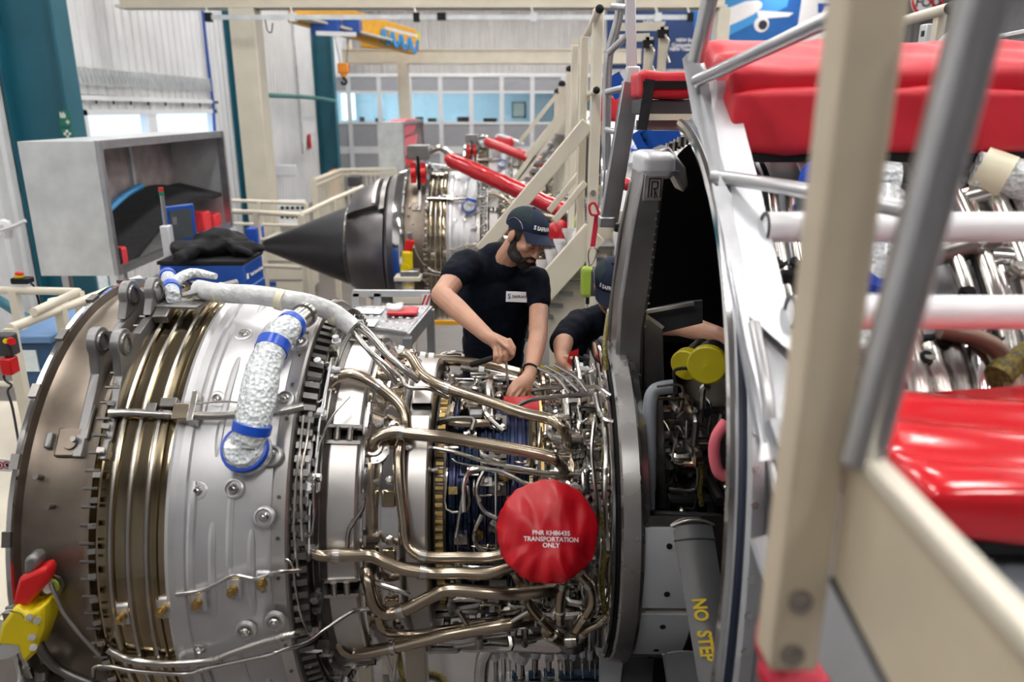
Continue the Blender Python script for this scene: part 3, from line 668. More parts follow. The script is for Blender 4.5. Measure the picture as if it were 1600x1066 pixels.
MB().span(PY(436, 350, 15), PY(478, 312, 15.2)).build('plate', 'white_frame', t)
for k in range(10):
    MB().cyl(PY(441+(k % 5)*8, 325+(k//5)*14, 14.98), PY(441+(k % 5)*8, 325+(k//5)*14, 15.0), 0.035, n=10).build('socket', 'black', t)
simple('blue_carton', 'blue carton with white print stacked behind the tool cabinet', 'box', MB().span(PY(386, 395, 9.5), PY(412, 352, 9.8)), 'blue_tape', bevel=0.01)
simple('floor_line', 'pale stripe painted on the dark floor behind the cabinet', 'floor marking', MB().prism([PZ(452, 466, 0.004), PZ(470, 466, 0.004), PZ(496, 447, 0.004), PZ(484, 447, 0.004)], (0, 0, 0.003)), 'office_panel')
# ================================================================ THE ENGINE (built once, copied for the two behind)
eng = thing('turbofan_engine', 'nearest turbofan engine without tail cone, the one the men work on', 'engine', (0, AY, AZ), 'turbofan engines in a row')
def L(name, prof, m, n=96, sharp=30, **k): return MB().lathe(prof, n).build(name, m, eng, sharp=sharp, **k)
def studs(name, x, r, cnt, size, m, axial=0.0, rad=None, label=None):
    mb = MB()
    for i in range(cnt):
        th = 360*i/cnt; a, b = E(x, th, r), E(x+axial, th, r + (0 if axial else size))
        mb.cyl(a, b, rad or size*0.5, n=6)
    return mb.build(name, m, eng, kind='stuff')
# --- rear bearing casing (brown)
L('rear_casing', [(-1.30, .60), (-1.43, .66), (-1.447, .80), (-1.451, .835), (-1.435, .838), (-1.428, .812), (-1.40, .803), (-1.27, .800), (-1.245, .806), (-1.236, .83), (-1.222, .832)], 'brown_metal')
L('rear_rim', [(-1.455, .822), (-1.460, .836), (-1.452, .845), (-1.438, .845), (-1.434, .834)], 'chrome')
L('rear_liner', [(-1.452, .81), (-1.0, .74), (-0.9, .3), (-0.9, .02)], 'steel_dark')
mb = MB()
for i in range(24):
    th = i*15+4; mb.beam(E(-1.46, th, .845), E(-1.435, th, .845), .045, .012, up=(E(0, th, 1)-E(0, th, 0)))
mb.build('rim_tabs', 'steel_dark', eng, kind='stuff')
studs('flange_bolts', -1.245, .832, 100, .012, 'steel_dark', axial=.042, rad=.0048)
mb = MB()
for i in range(72):
    th = i*5+1.5; mb.beam(E(-1.222, th, .836), E(-1.203, th, .828), .016, .010, up=(E(0, th, 1)-E(0, th, 0)))
mb.build('flange_clips', 'steel', eng, kind='stuff')
# --- turbine cooling shroud (gold)
pr = [(-1.222, .828), (-1.214, .806)]
x = -1.210
for wdt in (.050, .044, .052, .030):
    pr += [(x, .803), (x+wdt*.72, .800), (x+wdt*.78, .812), (x+wdt*.94, .812), (x+wdt, .802)]; x += wdt
pr += [(-1.020, .798), (-1.008, .79)]
L('gold_shroud', pr, 'gold_metal', 128, 20)
for k, x in enumerate((-1.172, -1.120, -1.066)): L('shroud_rib', [(x-.006, .80), (x-.006, .815), (x, .819), (x+.006, .815), (x+.006, .80)], 'steel', 128)
# --- silver casing
L('silver_casing', [(-1.012, .79), (-1.012, .812), (-1.000, .818), (-.985, .806), (-.960, .806), (-.955, .797), (-.93, .796), (-.90, .794), (-.80, .782), (-.745, .768), (-.715, .752)], 'silver', 128)
def rcase(x): return .796 + (x+.93)*(-.15 if x > -.93 else 0) if x > -.93 else .80
rndm = random.Random(11)
for s in range(9):
    for x, t0, t1 in ((-.945, 4, 30), (-.885, -2, 22), (-.835, 8, 34), (-.775, 2, 20)):
        t0, t1 = t0+s*40+rndm.uniform(-3, 3), t1+s*40+rndm.uniform(-3, 3); rr = rcase(x)
        MB().tube([E(x+(t-t0)*.0002, t, rr-.004) for t in [t0+(t1-t0)*i/12 for i in range(13)]], [.008, .014, .014, .014, .014, .014, .014, .008], 8, 1).build('stiffening_rib', 'silver', eng)
def boss(u, v, r, s=.026, m='silver'):
    p = CY(u, v, r); a = (p-V((p.x, AY, AZ))).normalized()
    o = MB().disc(p-a*.004, a, [(0, s*1.25), (.012, s*1.15), (.014, s*.95), (.006, s*.85), (.006, 0)], 20).build('boss', m, eng)
    MB().disc(p, a, [(0, s*.62), (.012, s*.6), (.016, s*.45), (.016, 0)], 12).build('bolt', 'steel', o)
    MB().disc(p, a, [(.016, s*.25), (.024, s*.22), (.024, 0)], 8).build('stud', 'chrome', o)
for u, v in ((381, 525), (445, 625), (340, 625), (425, 712), (413, 808), (310, 767), (366, 764), (467, 537), (430, 970), (315, 1010), (385, 985)): boss(u, v, rcase(-.85)+.002)
for s in range(3, 9):
    for x in (-.9, -.82, -.76):
        p = E(x, s*40+10, rcase(x)); a = (p-V((p.x, AY, AZ))).normalized()
        MB().disc(p, a, [(0, .03), (.014, .026), (.018, .012), (.018, 0)], 12).build('boss', 'silver', eng)
def plug(u, v, r=.80):
    p = CY(u, v, r); a = (p-V((p.x, AY, AZ))).normalized(); s, up = X3, a.cross(X3)
    o = MB().beam(p-a*.005, p+a*.012, .045, .07, up=up).build('plug_seat', 'silver', eng, bevel=.008)
    MB().cyl(p, p+a*.03+up*.0, .014).cyl(p+a*.03, p+a*.045, .010, n=6).build('plug', 'goldbolt', o)
    MB().cyl(p+up*-.02, p+up*-.02+a*.02, .009, n=8).build('nut', 'steel', o)
for u, v in ((312, 938), (367, 918), (413, 908), (258, 948), (195, 958)): plug(u, v, .80)
# --- flanges between turbine and core
L('core_flange', [(-.72, .70), (-.72, .757), (-.714, .765), (-.676, .765), (-.670, .757), (-.670, .70), (-.655, .69)], 'satin')
studs('flange_rivets', -.695, .764, 40, .006, 'steel_dark', rad=.006)
mb = MB()
for i in range(110):
    th = 360*i/110; mb.beam(E(-.668, th, .728), E(-.625, th, .715), .020, .026, up=(E(0, th, 1)-E(0, th, 0)))
mb.build('tooth_ring', 'steel_dark', eng, kind='stuff')
L('dark_ring', [(-.668, .71), (-.64, .69), (-.625, .66), (-.60, .64), (-.585, .625)], 'steel_dark')
for k, x in enumerate((-.632, -.618, -.604)): L('blue_fin', [(x-.004, .62), (x-.003, .688-.02*k), (x+.003, .688-.02*k), (x+.004, .62)], 'steel_dark')
# --- satin cover plates in segments
for s in range(8):
    MB().lathe([(-.590, .600), (-.590, .622), (-.583, .629), (-.500, .622), (-.494, .615), (-.494, .59)], 16, s*45+2, s*45+43).build('cover_plate', 'satin', eng)
    th = s*45; b = MB()
    b.beam(E(-.60, th-2.5, .632), E(-.49, th-2.5, .622), .012, .02, up=E(0, th, 1)-E(0, th, 0)).beam(E(-.60, th+2.5, .632), E(-.49, th+2.5, .622), .012, .02, up=E(0, th, 1)-E(0, th, 0))
    b.cyl(E(-.565, th-2, .638), E(-.565, th+2, .638), .010).cyl(E(-.525, th-2, .634), E(-.525, th+2, .634), .010).build('plate_latch', 'steel', eng)
L('core_casing', [(-.60, .59), (-.49, .588), (-.485, .60), (-.478, .60), (-.47, .575), (-.445, .548), (-.432, .538), (-.425, .546), (-.372, .540), (-.36, .52), (-.352, .50)], 'chrome', 96, 25)
for i in range(18):
    th = i*20+6
    MB().beam(E(-.425, th, .548), E(-.378, th, .545), .055, .02, up=E(0, th, 1)-E(0, th, 0)).build('bleed_pad', 'gold_metal', eng, bevel=.006)
    q = E(-.40, th+6, .545); a = q-V((q.x, AY, AZ)); a.normalize()
    MB().disc(q, a, [(0, .016), (.012, .015), (.016, .008), (.022, .007), (.022, 0)], 8).build('bolt', 'steel', eng)
for s in range(6):
    MB().lathe([(-.350, .50), (-.350, .528), (-.344, .533), (-.285, .533), (-.280, .528), (-.280, .50)], 14, s*60+3, s*60+57).build('cover_plate', 'satin', eng)
L('plate_bed', [(-.36, .51), (-.28, .51), (-.275, .38)], 'steel_dark')
KC = .82                                    # the hot core is slimmer than the casings either side
def EC(x, th, r): return E(x, th, r*KC)
def LC(name, prof, m, n=96, sharp=30, **k): return L(name, [(x, r*KC) for x, r in prof], m, n, sharp, **k)
# --- gold bolted flange
LC('gold_flange', [(-.272, .47), (-.272, .515), (-.262, .52), (-.236, .52), (-.228, .512), (-.228, .47)], 'steel_dark')
mb = MB()
for i in range(96):
    th = 360*i/96; mb.cyl(EC(-.262, th, .522), EC(-.236, th, .522), .011, n=6)
mb.build('gold_bolts', 'goldbolt', eng, kind='stuff')
# --- combustor casing (blue heat tint)
pr = [(-.235, .49), (-.225, .480)]
x = -.22
while x < .05:
    pr += [(x, .472), (x+.012, .470), (x+.015, .480), (x+.021, .480), (x+.024, .470)]; x += .027
pr += [(.06, .475)]
LC('combustor_casing', pr, 'blue_metal', 128, 20)
for i in range(20):
    th = i*18+3
    o = MB().lathe([(-.185, .385), (-.185, .4035), (-.145, .4035), (-.145, .385)], 4, th-3.2, th+3.2, closed=True).build('igniter_pad', 'blue_metal', eng, bevel=.003)
    MB().lathe([(-.176, .40), (-.176, .406), (-.154, .406), (-.154, .40)], 2, th-1.8, th+1.8, closed=True).build('pad_recess', 'cavity', o)
    q = EC(-.05, th+9, .475); a = (q-V((q.x, AY, AZ))).normalized()
    b = MB().disc(q, a, [(0, .030), (.015, .028), (.018, .018), (.045, .016), (.05, .010), (.05, 0)], 12).build('fuel_nozzle', 'steel', eng)
    MB().box(q+a*.012, (.06, .05, .02), Matrix.Rotation(R_(th), 3, 'X')).build('nozzle_flange', 'steel_dark', b)
LC('brass_ring', [(.055, .47), (.06, .503), (.072, .508), (.084, .503), (.09, .47)], 'gold_metal', 128, 20)
LC('brass_ring', [(.10, .47), (.102, .490), (.112, .492), (.114, .47)], 'goldbolt', 128, 20)
# --- compressor casing (polished, with round bosses)
LC('compressor_casing', [(.09, .48), (.12, .482), (.135, .474), (.15, .482), (.165, .474), (.18, .482), (.23, .480), (.25, .474), (.265, .482), (.30, .482), (.31, .51), (.325, .515)], 'chrome', 128, 25)
for i in range(16):
    th = i*22.5+8; q = EC(.215, th, .478); a = (q-V((q.x, AY, AZ))).normalized()
    b = MB().disc(q, a, [(0, .062), (.010, .060), (.012, .05), (.006, .047), (.006, .036), (.014, .034), (.016, .02), (.010, .018), (.010, 0)], 24).build('vane_boss', 'chrome', eng)
    MB().cyl(q, q+a*.03, .009, n=8).build('pivot', 'steel', b)
    MB().beam(q+a*.028, q+a*.028+V((.07, 0, 0)), .014, .006, up=a).build('lever', 'steel', b)
LC('unison_ring', [(.285, .515), (.29, .525), (.302, .525), (.307, .515), (.285, .515)], 'steel', 96)
# --- fan frame ring and bright rim
L('frame_rim', [(.318, .38), (.318, .598), (.322, .606), (.330, .606), (.334, .598), (.345, .60)], 'chrome', 128, 30)
L('frame_gasket', [(.334, .598), (.337, .607), (.346, .607), (.348, .60)], 'black', 128)
L('frame_band', [(.347, .50), (.347, .612), (.354, .620), (.408, .626), (.416, .620), (.42, .605), (.44, .60)], 'band_grey', 128, 30)
MB().lathe([(.42, .598), (.60, .60), (.605, .596), (.90, .58), (1.14, .55)], 100, 105, 381).build('duct_wall', 'steel', eng)
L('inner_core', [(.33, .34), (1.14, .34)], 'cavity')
for i in range(12):
    th = i*30+4
    if 10 < th < 115: continue
    MB().lathe([(.424, .599), (.424, .606), (.59, .608), (.59, .60)], 10, th-13.5, th+13.5, closed=True).build('duct_panel', 'alu_white' if i in (11, 0) else 'steel', eng)  # two panels whiter: bright reflections put into their colour
    for dt in (-8, 8):
        q = E(.50, th+dt, .6075); a = (q-V((q.x, AY, AZ))).normalized(); MB().cyl(q, q+a*.003, .010, n=10).build('rivet', 'black', eng)
q = E(.385, -6, .626); a = (q-V((q.x, AY, AZ))).normalized()
# --- upper bifurcation / A frame above the ring
def G(u, v, y): return PY(u, v, y)
st = MB()
yF, yB = 2.62, 2.86
out = [(962, 612), (962, 560), (968, 470), (985, 360), (1003, 262), (1040, 262), (1033, 330), (1018, 450), (1006, 520), (1004, 612)]
st.prism([G(u, v, yF) for u, v in out], (0, 0.20, 0)); st.build('upper_strut', 'frame_grey', eng, bevel=.012)
sb = MB().prism([G(u, v, yF+.16) for u, v in ((946, 600), (952, 480), (967, 360), (985, 280), (992, 285), (986, 362), (972, 470), (964, 600))], (0, 0.02, 0)).build('strut_edge', 'steel_dark', eng, bevel=.006)
MB().prism([G(u, v, yF-.004) for u, v in ((1008, 272), (1038, 272), (1033, 314), (1004, 314))], (0, 0.004, 0)).build('emblem_plate', 'satin', eng, bevel=.002)
mb = MB()
for k, (a, b) in enumerate((((1012, 309), (1015, 279)), ((1015, 279), (1033, 279)), ((1033, 279), (1031, 308)), ((1017, 308), (1019, 284)), ((1019, 284), (1028, 284)), ((1028, 284), (1027, 294)), ((1027, 294), (1021, 295)), ((1022, 295), (1027, 309)), ((1023, 300), (1022, 310)))):
    mb.beam(G(*a, yF-.006), G(*b, yF-.006), .004, .004)
mb.build('emblem', 'chrome', eng)
mb = MB()
for k in range(16):
    f = k/15; q = G(1028-18*f-2*(k % 2), 330+180*f, yF-.002); mb.cyl(q, q-V((0, .004, 0)), .004, n=8)
for k in range(5): q = G(968+8*k, 588-2*(k % 3), yF-.002); mb.cyl(q, q-V((0, .004, 0)), .005, n=8)
mb.build('rivets', 'satin', eng, kind='stuff')
MB().prism([G(u, v, yF-.012) for u, v in ((963, 606), (991, 608), (993, 675), (966, 676))], (0, 0.03, 0)).build('grey_patch', 'grey_paint', eng, bevel=.004)
MB().prism([G(u, v, 2.72) for u, v in ((1004, 612), (1006, 490), (1036, 512), (1038, 612))], (0, 0.03, 0)).build('side_web', 'frame_grey', eng, bevel=.004)
MB().prism([G(u, v, 2.73) for u, v in ((1006, 486), (1078, 472), (1098, 470), (1098, 505), (1036, 520))], (0, 0.02, 0)).build('dark_web', 'dark_grey', eng)
MB().beam(G(1006, 488, 2.70), G(1084, 474, 2.70), .012, .012).build('edge_strip', 'satin', eng); MB().beam(G(1006, 490, 2.70), G(1036, 512, 2.70), .012, .012).build('edge_strip', 'satin', eng)
# capped top of the strut
MB().soft(G(1021, 256, yF+.1), (.12, .22, .09), None, .03).build('top_cap', 'alu_white', eng)
MB().span(G(1003, 268, yF-.01), G(1042, 260, yF+.22)).build('cap_band', 'blue_crate', eng, bevel=.004)
MB().prism([G(u, v, yF+.04) for u, v in ((1028, 236), (1046, 228), (1072, 262), (1076, 290), (1068, 302), (1050, 268))], (0, .14, 0)).build('top_bracket', 'frame_grey', eng, bevel=.008)
for k in range(12): q = G(1044+3*k, 238-1.6*k+3*(k % 2), yF+.06+.03*(k % 3)); MB().cyl(q, q+V((0, 0, .03)), .010, n=8).build('stud', 'steel', eng)
# grey pipe and inner panel beside the strut
MB().tube([G(1056, 604, 2.42), G(1036, 606, 2.42), G(1022, 612, 2.42), G(1016, 630, 2.40), G(1015, 680, 2.36), G(1014, 740, 2.31), G(1012, 795, 2.27)], .024, 14).build('grey_duct', 'grey_paint', eng)
MB().prism([G(u, v, 2.4) for u, v in ((1028, 622), (1036, 622), (1042, 796), (1022, 796))], (0, 0.012, 0)).build('inner_panel', 'band_grey', eng, bevel=.003)
MB().prism([G(u, v, 2.28) for u, v in ((996, 800), (1130, 806), (1130, 858), (998, 858))], (0, 0.02, 0)).build('baffle', 'dark_grey', eng, bevel=.004)
for u in (1044, 1090, 1118): MB().cyl(G(u, 830, 2.28), G(u, 830, 2.275), .005, n=8).build('rivet', 'satin', eng)
# --- fan case with its rings (raked rear face)
def rake(mb):
    for p in mb.v: p.x += .1*(p.z-2.71) + .014
    return mb
def LR(name, prof, m, n=160): return rake(MB().lathe(prof, n, -190, 84)).build(name, m, eng, sharp=25)
LR('fan_case_rim', [(.450, 1.405), (.446, 1.418), (.450, 1.43), (.460, 1.434), (.470, 1.428)], 'chrome')
LR('rim_gasket', [(.470, 1.40), (.470, 1.428), (.478, 1.430), (.486, 1.428), (.486, 1.40)], 'gasket')
LR('fan_case_flange', [(.486, 1.40), (.486, 1.436), (.494, 1.446), (.520, 1.446), (.528, 1.436), (.535, 1.425), (.60, 1.42), (.605, 1.43), (.62, 1.43), (.625, 1.42)], 'alu')
LR('fan_case', [(.62, 1.42), (.64, 1.415), (1.0, 1.41), (1.02, 1.43), (1.05, 1.43), (1.07, 1.41), (1.9, 1.42), (1.95, 1.47), (2.0, 1.47)], 'tile')
LR('fan_case_liner', [(.450, 1.405), (.9, 1.38), (1.9, 1.39), (2.0, 1.47)], 'dark_grey')
rake(MB().lathe([(.60, 1.36), (1.15, 1.36), (1.15, .4)], 60, 84, 200)).build('dark_shell', 'cavity', eng)  # black shell added so the open fan case stays dark inside
rake(MB().lathe([(1.15, .10), (1.15, 1.38)], 96, -190, 84)).build('dark_disc', 'cavity', eng)  # black disc added to close off the case and keep it dark
mb = MB()
for i in range(-60, 28): mb.cyl(E(.50, 3*i, 1.444), E(.50, 3*i, 1.452), .008, n=6)
rake(mb).build('fan_case_bolts', 'steel', eng, kind='stuff')
# guide vanes across the duct
for i in range(14):
    th = i*25.7-47
    if -85 < th < 160: continue
    vn = MB(); prv = []
    for k, r in enumerate((.60, .8, 1.0, 1.2, 1.40)):
        tw = 6-k*1.5; ch = .075+.006*k; c = E(.60, th, r); rd = (E(0, th, 1)-E(0, th, 0)); tn = rd.cross(X3)
        d = (X3*math.cos(R_(tw)) + tn*math.sin(R_(tw))).normalized(); nn = d.cross(rd).normalized(); tk = .010
        prv.append([c-d*ch, c-d*ch*.5+nn*tk, c+d*ch*.5+nn*tk, c+d*ch, c+d*ch*.5-nn*tk, c-d*ch*.5-nn*tk])
    vs = [p for r_ in prv for p in r_]; fs = [(k*6+j, k*6+(j+1) % 6, k*6+6+(j+1) % 6, k*6+6+j) for k in range(4) for j in range(6)] + [tuple(range(6)), tuple(range(24, 30))[::-1]]
    rake(vn.add(vs, fs)).build('guide_vane', 'vane', eng)
# the broad strut marked NO STEP
A, B = PY(1082, 822, 2.17), PY(1132, 1130, 1.76)
dirv = (B-A).normalized(); wv = (PY(1116, 822, 2.17)-A).normalized(); wv = (wv - dirv*wv.dot(dirv)).normalized(); nv = dirv.cross(wv).normalized()
if nv.y > 0: nv = -nv
vs = []; NS = 10
for i in range(NS+1):
    f = i/NS; c = A.lerp(B, f); hw = .064-.010*f
    for j in range(9):
        t = -1+2*j/8; vs.append(c + wv*t*hw + nv*(.018*(1-t*t)))
    for j in range(8, -1, -1):
        t = -1+2*j/8; vs.append(c + wv*t*hw - nv*(.012*(1-t*t)+.003))
fs = [(i*18+j, i*18+(j+1) % 18, i*18+18+(j+1) % 18, i*18+18+j) for i in range(NS) for j in range(18)] + [tuple(range(18)), tuple(range(NS*18, NS*18+18))[::-1]]
sv = MB().add(vs, fs).build('strut_vane', 'vane', eng)
MB().tube([A+wv*t*.068+nv*(.02*(1-t*t)+.004)-dirv*.012*(1-t*t) for t in (-1, -.6, -.2, .2, .6, 1)], .004, 8, 3).build('seal_strip', 'satin', sv)
MB().tube([A+wv*t*.066+nv*(.02*(1-t*t))+dirv*.045 for t in (-1, -.5, 0, .5, 1)], .003, 6, 3).build('seam', 'dark_grey', sv)
tx = dirv; ty = -wv if True else wv
for kk, (s_, f) in enumerate((('NO', .46), ('STEP', .64))):
    o_ = A.lerp(B, f) - wv*(.024 if wv.x > 0 else -.024) + nv*.02
    ydir = nv.cross(tx)
    text(s_, .058, o_, tx, ydir, 'print_yellow', sv, off=.001, bold=.002, fn=lambda x, y: o_ + tx*x*.70 + ydir*y)
A2, B2 = PY(1062, 1018, 2.16), PY(1085, 1150, 1.9)
MB().beam(A2, B2, .02, .12, up=wv).build('strut_vane', 'vane', eng, bevel=.008)
MB().tube([A2+wv*t*.062-dirv*.008*(1-t*t)-V((0, .014, 0)) for t in (-1, -.4, .4, 1)], .004, 8, 3).build('seal_strip', 'satin', eng)
# yellow capped ports and pipework inside the frame
def port(u, v, y, r, tilt):
    a = V((-.55, -.75, -.1)) if tilt else V((-.35, -.9, .05)); c = PY(u, v, y)
    o = MB().disc(c, a, [(-.03, r*.9), (-.03, r), (.0, r), (.004, r*.92), (.004, r*.2), (.006, 0)], 28).build('yellow_cap', 'yellow_dark', eng)
    MB().cyl(c-a*.16, c-a*.02, r*.8).build('port_tube', 'steel', o)
port(1071, 571, 2.42, .053, 1); port(1104, 571, 2.30, .062, 0)
rn = random.Random(21)
for k in range(44):
    u, v, y = rn.uniform(1045, 1125), rn.uniform(605, 795), rn.uniform(2.26, 2.5); p = PY(u, v, y)
    pts = [p]
    for j in range(3):
        q = pts[-1].copy(); ax = rn.choice((0, 1, 2)); q[ax] += rn.uniform(-.1, .1); pts.append(q)
    MB().tube(pts, rn.choice((.004, .006, .012, .018)), 8, 4).build('inner_pipe', rn.choice(('steel', 'steel_dark', 'bronze', 'rubber')), eng)
for u, v in ((1060, 770), (1085, 765), (1070, 650), (1095, 690), (1110, 740), (1062, 700)):
    MB().box(PY(u, v, 2.45), (.06, .05, .05), Matrix.Rotation(rn.uniform(0, 1), 3, 'Y')).build('valve_block', rn.choice(('steel_dark', 'frame_grey', 'dark_grey')), eng, bevel=.006)
MB().tube([PY(1090, 700, 2.3), PY(1096, 735, 2.3), PY(1093, 765, 2.3), PY(1096, 790, 2.3)], .009, 8).build('harness', 'yb_cord', eng)
MB().cyl(PY(1040, 714, 2.42), PY(1075, 706, 2.38), .014).build('inner_pipe', 'bronze', eng); MB().ell(PY(1080, 700, 2.38), (.03, .03, .035)).build('valve_body', 'frame_grey', eng)
MB().tube([PY(1135, 660, 2.1), PY(1121, 680, 2.1), PY(1116, 705, 2.1), PY(1121, 735, 2.1), PY(1133, 745, 2.1)], .018, 10).build('inner_pipe', 'pink_foam', eng)

# --- lifting clevis plates on the brown casing
def clevis(u, v, dx, e2=(235, 461)):
    p = CY(u, v, .885); x0 = p.x+dx; th0 = th_of(p)
    outl = []; th1 = th_of(CY(e2[0], e2[1], .885))
    def eye(th, r, rad, a0, a1, n=10):
        c = E(0, th, r); rd = (E(0, th, 1)-E(0, th, 0)); tg = (E(0, th+1, 1)-E(0, th, 1)).normalized()
        return [c + rd*rad*math.sin(R_(a0+(a1-a0)*i/n)) - tg*rad*math.cos(R_(a0+(a1-a0)*i/n)) for i in range(n+1)]
    outl += [E(0, th0-24, .797), E(0, th0-24, .818), E(0, th0-12, .822), E(0, th0-6, .84)]
    outl += eye(th0, .885, .05, 0, 180)
    outl += [E(0, th0+6, .845), E(0, th0+15, .838), E(0, th1-6, .845)]
    outl += eye(th1, .885, .05, 0, 180)
    outl += [E(0, th1+6, .84), E(0, th1+14, .797)]
    for k in range(9): outl.append(E(0, th1+14-(th1-th0+38)*(k+1)/10, .797))
    for p_ in outl: p_.x = x0
    o = MB().prism(outl, (.028, 0, 0)).build('clevis_plate', 'clevis', eng, bevel=.006)
    for th in (th0, th1):
        c = E(x0+.028, th, .885); MB().disc(c, (1, 0, 0), [(0, .036), (.006, .034), (.006, .024), (-.012, .020), (-.012, 0)], 20).build('bearing', 'steel_dark', o)
        c = E(x0, th, .885); MB().disc(c, (-1, 0, 0), [(0, .036), (.006, .034), (.006, .024), (-.012, .020), (-.012, 0)], 20).build('bearing', 'steel_dark', o)
    for f in (-16,): MB().tube([E(x0+.029, th0-20+i*1.5, .810) for i in range(6)], .006, 6, 1).build('slot_edge', 'steel_dark', o)
clevis(157, 535, -.02); clevis(190, 538, -.014, (262, 456))
# brown casing fittings
def pad(u, v, r, a, b, m='brown_metal', h=.012):
    p = CY(u, v, r); n = (p-V((p.x, AY, AZ))).normalized()
    return MB().beam(p-n*.004, p+n*h, a, b, up=n.cross(X3)).build('mount_pad', m, eng, bevel=.006)
o = pad(110, 692, .803, .075, .09); p = CY(110, 692, .818); n = (p-V((p.x, AY, AZ))).normalized(); MB().disc(p, n, [(0, .022), (.006, .02), (.006, 0)], 16).build('pad_boss', 'brown_metal', o)
pad(80, 690, .803, .02, .05, 'clevis', .02)
for u, v in ((66, 746), (84, 791), (123, 690)): p = CY(u, v, .80); n = (p-V((p.x, AY, AZ))).normalized(); MB().cyl(p, p+n*.035, .009, n=10).build('stud', 'steel_dark', eng)
# hoist beam fitting on top (tee wrapped in bubble foil with blue tape)
def fit_top(u, v, r=.86): return CY(u, v, r)
t0 = fit_top(262, 430); t1 = fit_top(271, 466); t2 = fit_top(337, 432)
w_ = MB().tube([t0, t0.lerp(t1, .5), t1], [.026, .030, .024], 14, 4).tube([t0.lerp(t1, .45), t0.lerp(t2, .5)+V((0, 0, .01)), t2], [.02, .02, .012], 12, 4).build('wrapped_tee', 'bubble', eng)
MB().tube([t0+V((0, 0, 0)), t0.lerp(t1, .12)], .031, 14, 1).tube([t0.lerp(t1, .55), t0.lerp(t1, .7)], .032, 14, 1).tube([t0.lerp(t2, .38), t0.lerp(t2, .48)], .022, 12, 1).build('blue_tape', 'blue_tape', w_)
MB().beam(fit_top(250, 474, .84), fit_top(318, 476, .84), .10, .012).build('bracket_plate', 'clevis', eng, bevel=.004)
MB().beam(fit_top(285, 462, .86), fit_top(372, 440, .88), .05, .012).build('bracket_plate', 'clevis', eng, bevel=.004)
MB().beam(fit_top(250, 500, .83), fit_top(262, 478, .84), .05, .03).build('bracket_plate', 'steel_dark', eng, bevel=.004)

# --- pipework: pixel paths laid on cylinders about the axis
def pipe(pts, rad, m='bronze', r=None, clamps=(), name='pipe', n=12, sub=5):
    P = [CY(p[0], p[1], p[2] if len(p) > 2 else r) for p in pts]
    o = MB().tube(P, rad, n, sub).build(name, m, eng)
    C = catmull(P, sub)
    for f in clamps:
        i = max(1, min(len(C)-2, int(f*(len(C)-1)))); d = (C[i+1]-C[i-1]).normalized()
        MB().cyl(C[i]-d*.009, C[i]+d*.009, rad*1.18, n=n).cyl(C[i]-d*.013, C[i]-d*.010, rad*1.25, n=n).build('clamp', 'steel', o)
    return o
def pipe_y(pts, rad, m, y, clamps=()):
    P = [PY(u, v, y) for u, v in pts]; o = MB().tube(P, rad, 12, 5).build('pipe', m, eng); C = catmull(P, 5)
    for f in clamps:
        i = max(1, min(len(C)-2, int(f*(len(C)-1)))); d = (C[i+1]-C[i-1]).normalized(); MB().cyl(C[i]-d*.011, C[i]+d*.011, rad*1.3, n=8).build('clamp', 'white_frame', o)
pipe_y([(594, 560), (602, 546), (625, 550), (660, 560), (740, 567), (790, 577), (840, 592), (900, 612)], .022, 'bronze', 3.02, (.3, .38, .44, .48))
pipe_y([(720, 574), (760, 580), (800, 590), (840, 600), (900, 606)], .013, 'steel', 3.0, (.2,))
pipe_y([(735, 585), (770, 586), (800, 594), (850, 606)], .011, 'steel', 2.97); pipe_y([(757, 640), (752, 612), (758, 600), (772, 592), (800, 594), (846, 604)], .013, 'steel', 2.90, (.25,))
pipe([(622, 580, .54), (629, 559, .6), (642, 560, .61), (662, 588, .6), (701, 607), (762, 627), (816, 645), (858, 655), (880, 668), (887, 695, .41)], .019, r=.6, clamps=(.45,))
pipe([(510, 610, .62), (513, 600, .65), (524, 590, .66), (548, 585, .66), (577, 596, .65), (611, 620, .62), (630, 642, .6), (634, 668, .58), (632, 690, .54)], .021, r=.64, clamps=(.55,))
pipe([(585, 706, .55), (582, 694, .59), (592, 682, .6), (616, 675, .6), (640, 678, .6), (689, 683, .6), (762, 695, .58), (847, 711, .56), (872, 721, .55), (887, 741, .41)], .021, clamps=(.4,))
pipe([(630, 682, .55), (623, 709, .57), (624, 756, .57), (631, 809, .57), (635, 847, .57), (652, 866, .58), (677, 871, .58), (720, 871, .58), (762, 871, .58), (800, 862, .58)], .019, clamps=(.62,))
pipe([(470, 848, .66), (476, 858, .68), (490, 866, .68), (507, 869, .67), (539, 869, .66), (571, 868, .65), (584, 870, .65), (603, 880, .65), (635, 891, .64), (677, 896, .62), (720, 896, .62), (762, 897, .62), (800, 886, .6)], .019, clamps=(.3, .72))
pipe([(571, 893, .6), (576, 912, .63), (584, 941, .64), (595, 954, .64), (609, 959, .64), (635, 952, .64), (677, 931, .64), (703, 922, .64), (762, 926, .64), (808, 928, .62), (854, 923, .6), (876, 914, .56)], .021, clamps=(.45,))
pipe([(524, 994, .6), (530, 1008, .62), (540, 1018, .63), (556, 1021, .63), (592, 1016, .63), (656, 1002, .63), (709, 990, .63), (793, 975, .62), (830, 968, .58)], .021, clamps=(.55,))
pipe([(590, 960, .56), (600, 985, .58), (640, 992, .58), (700, 984, .58), (760, 974, .58)], .016)
pipe([(168, 1014), (177, 1020), (203, 1031), (253, 1037), (326, 1033), (362, 1020), (420, 1001), (459, 991), (480, 988, .72)], .0115, 'steel', .825, clamps=(.3, .55, .8))
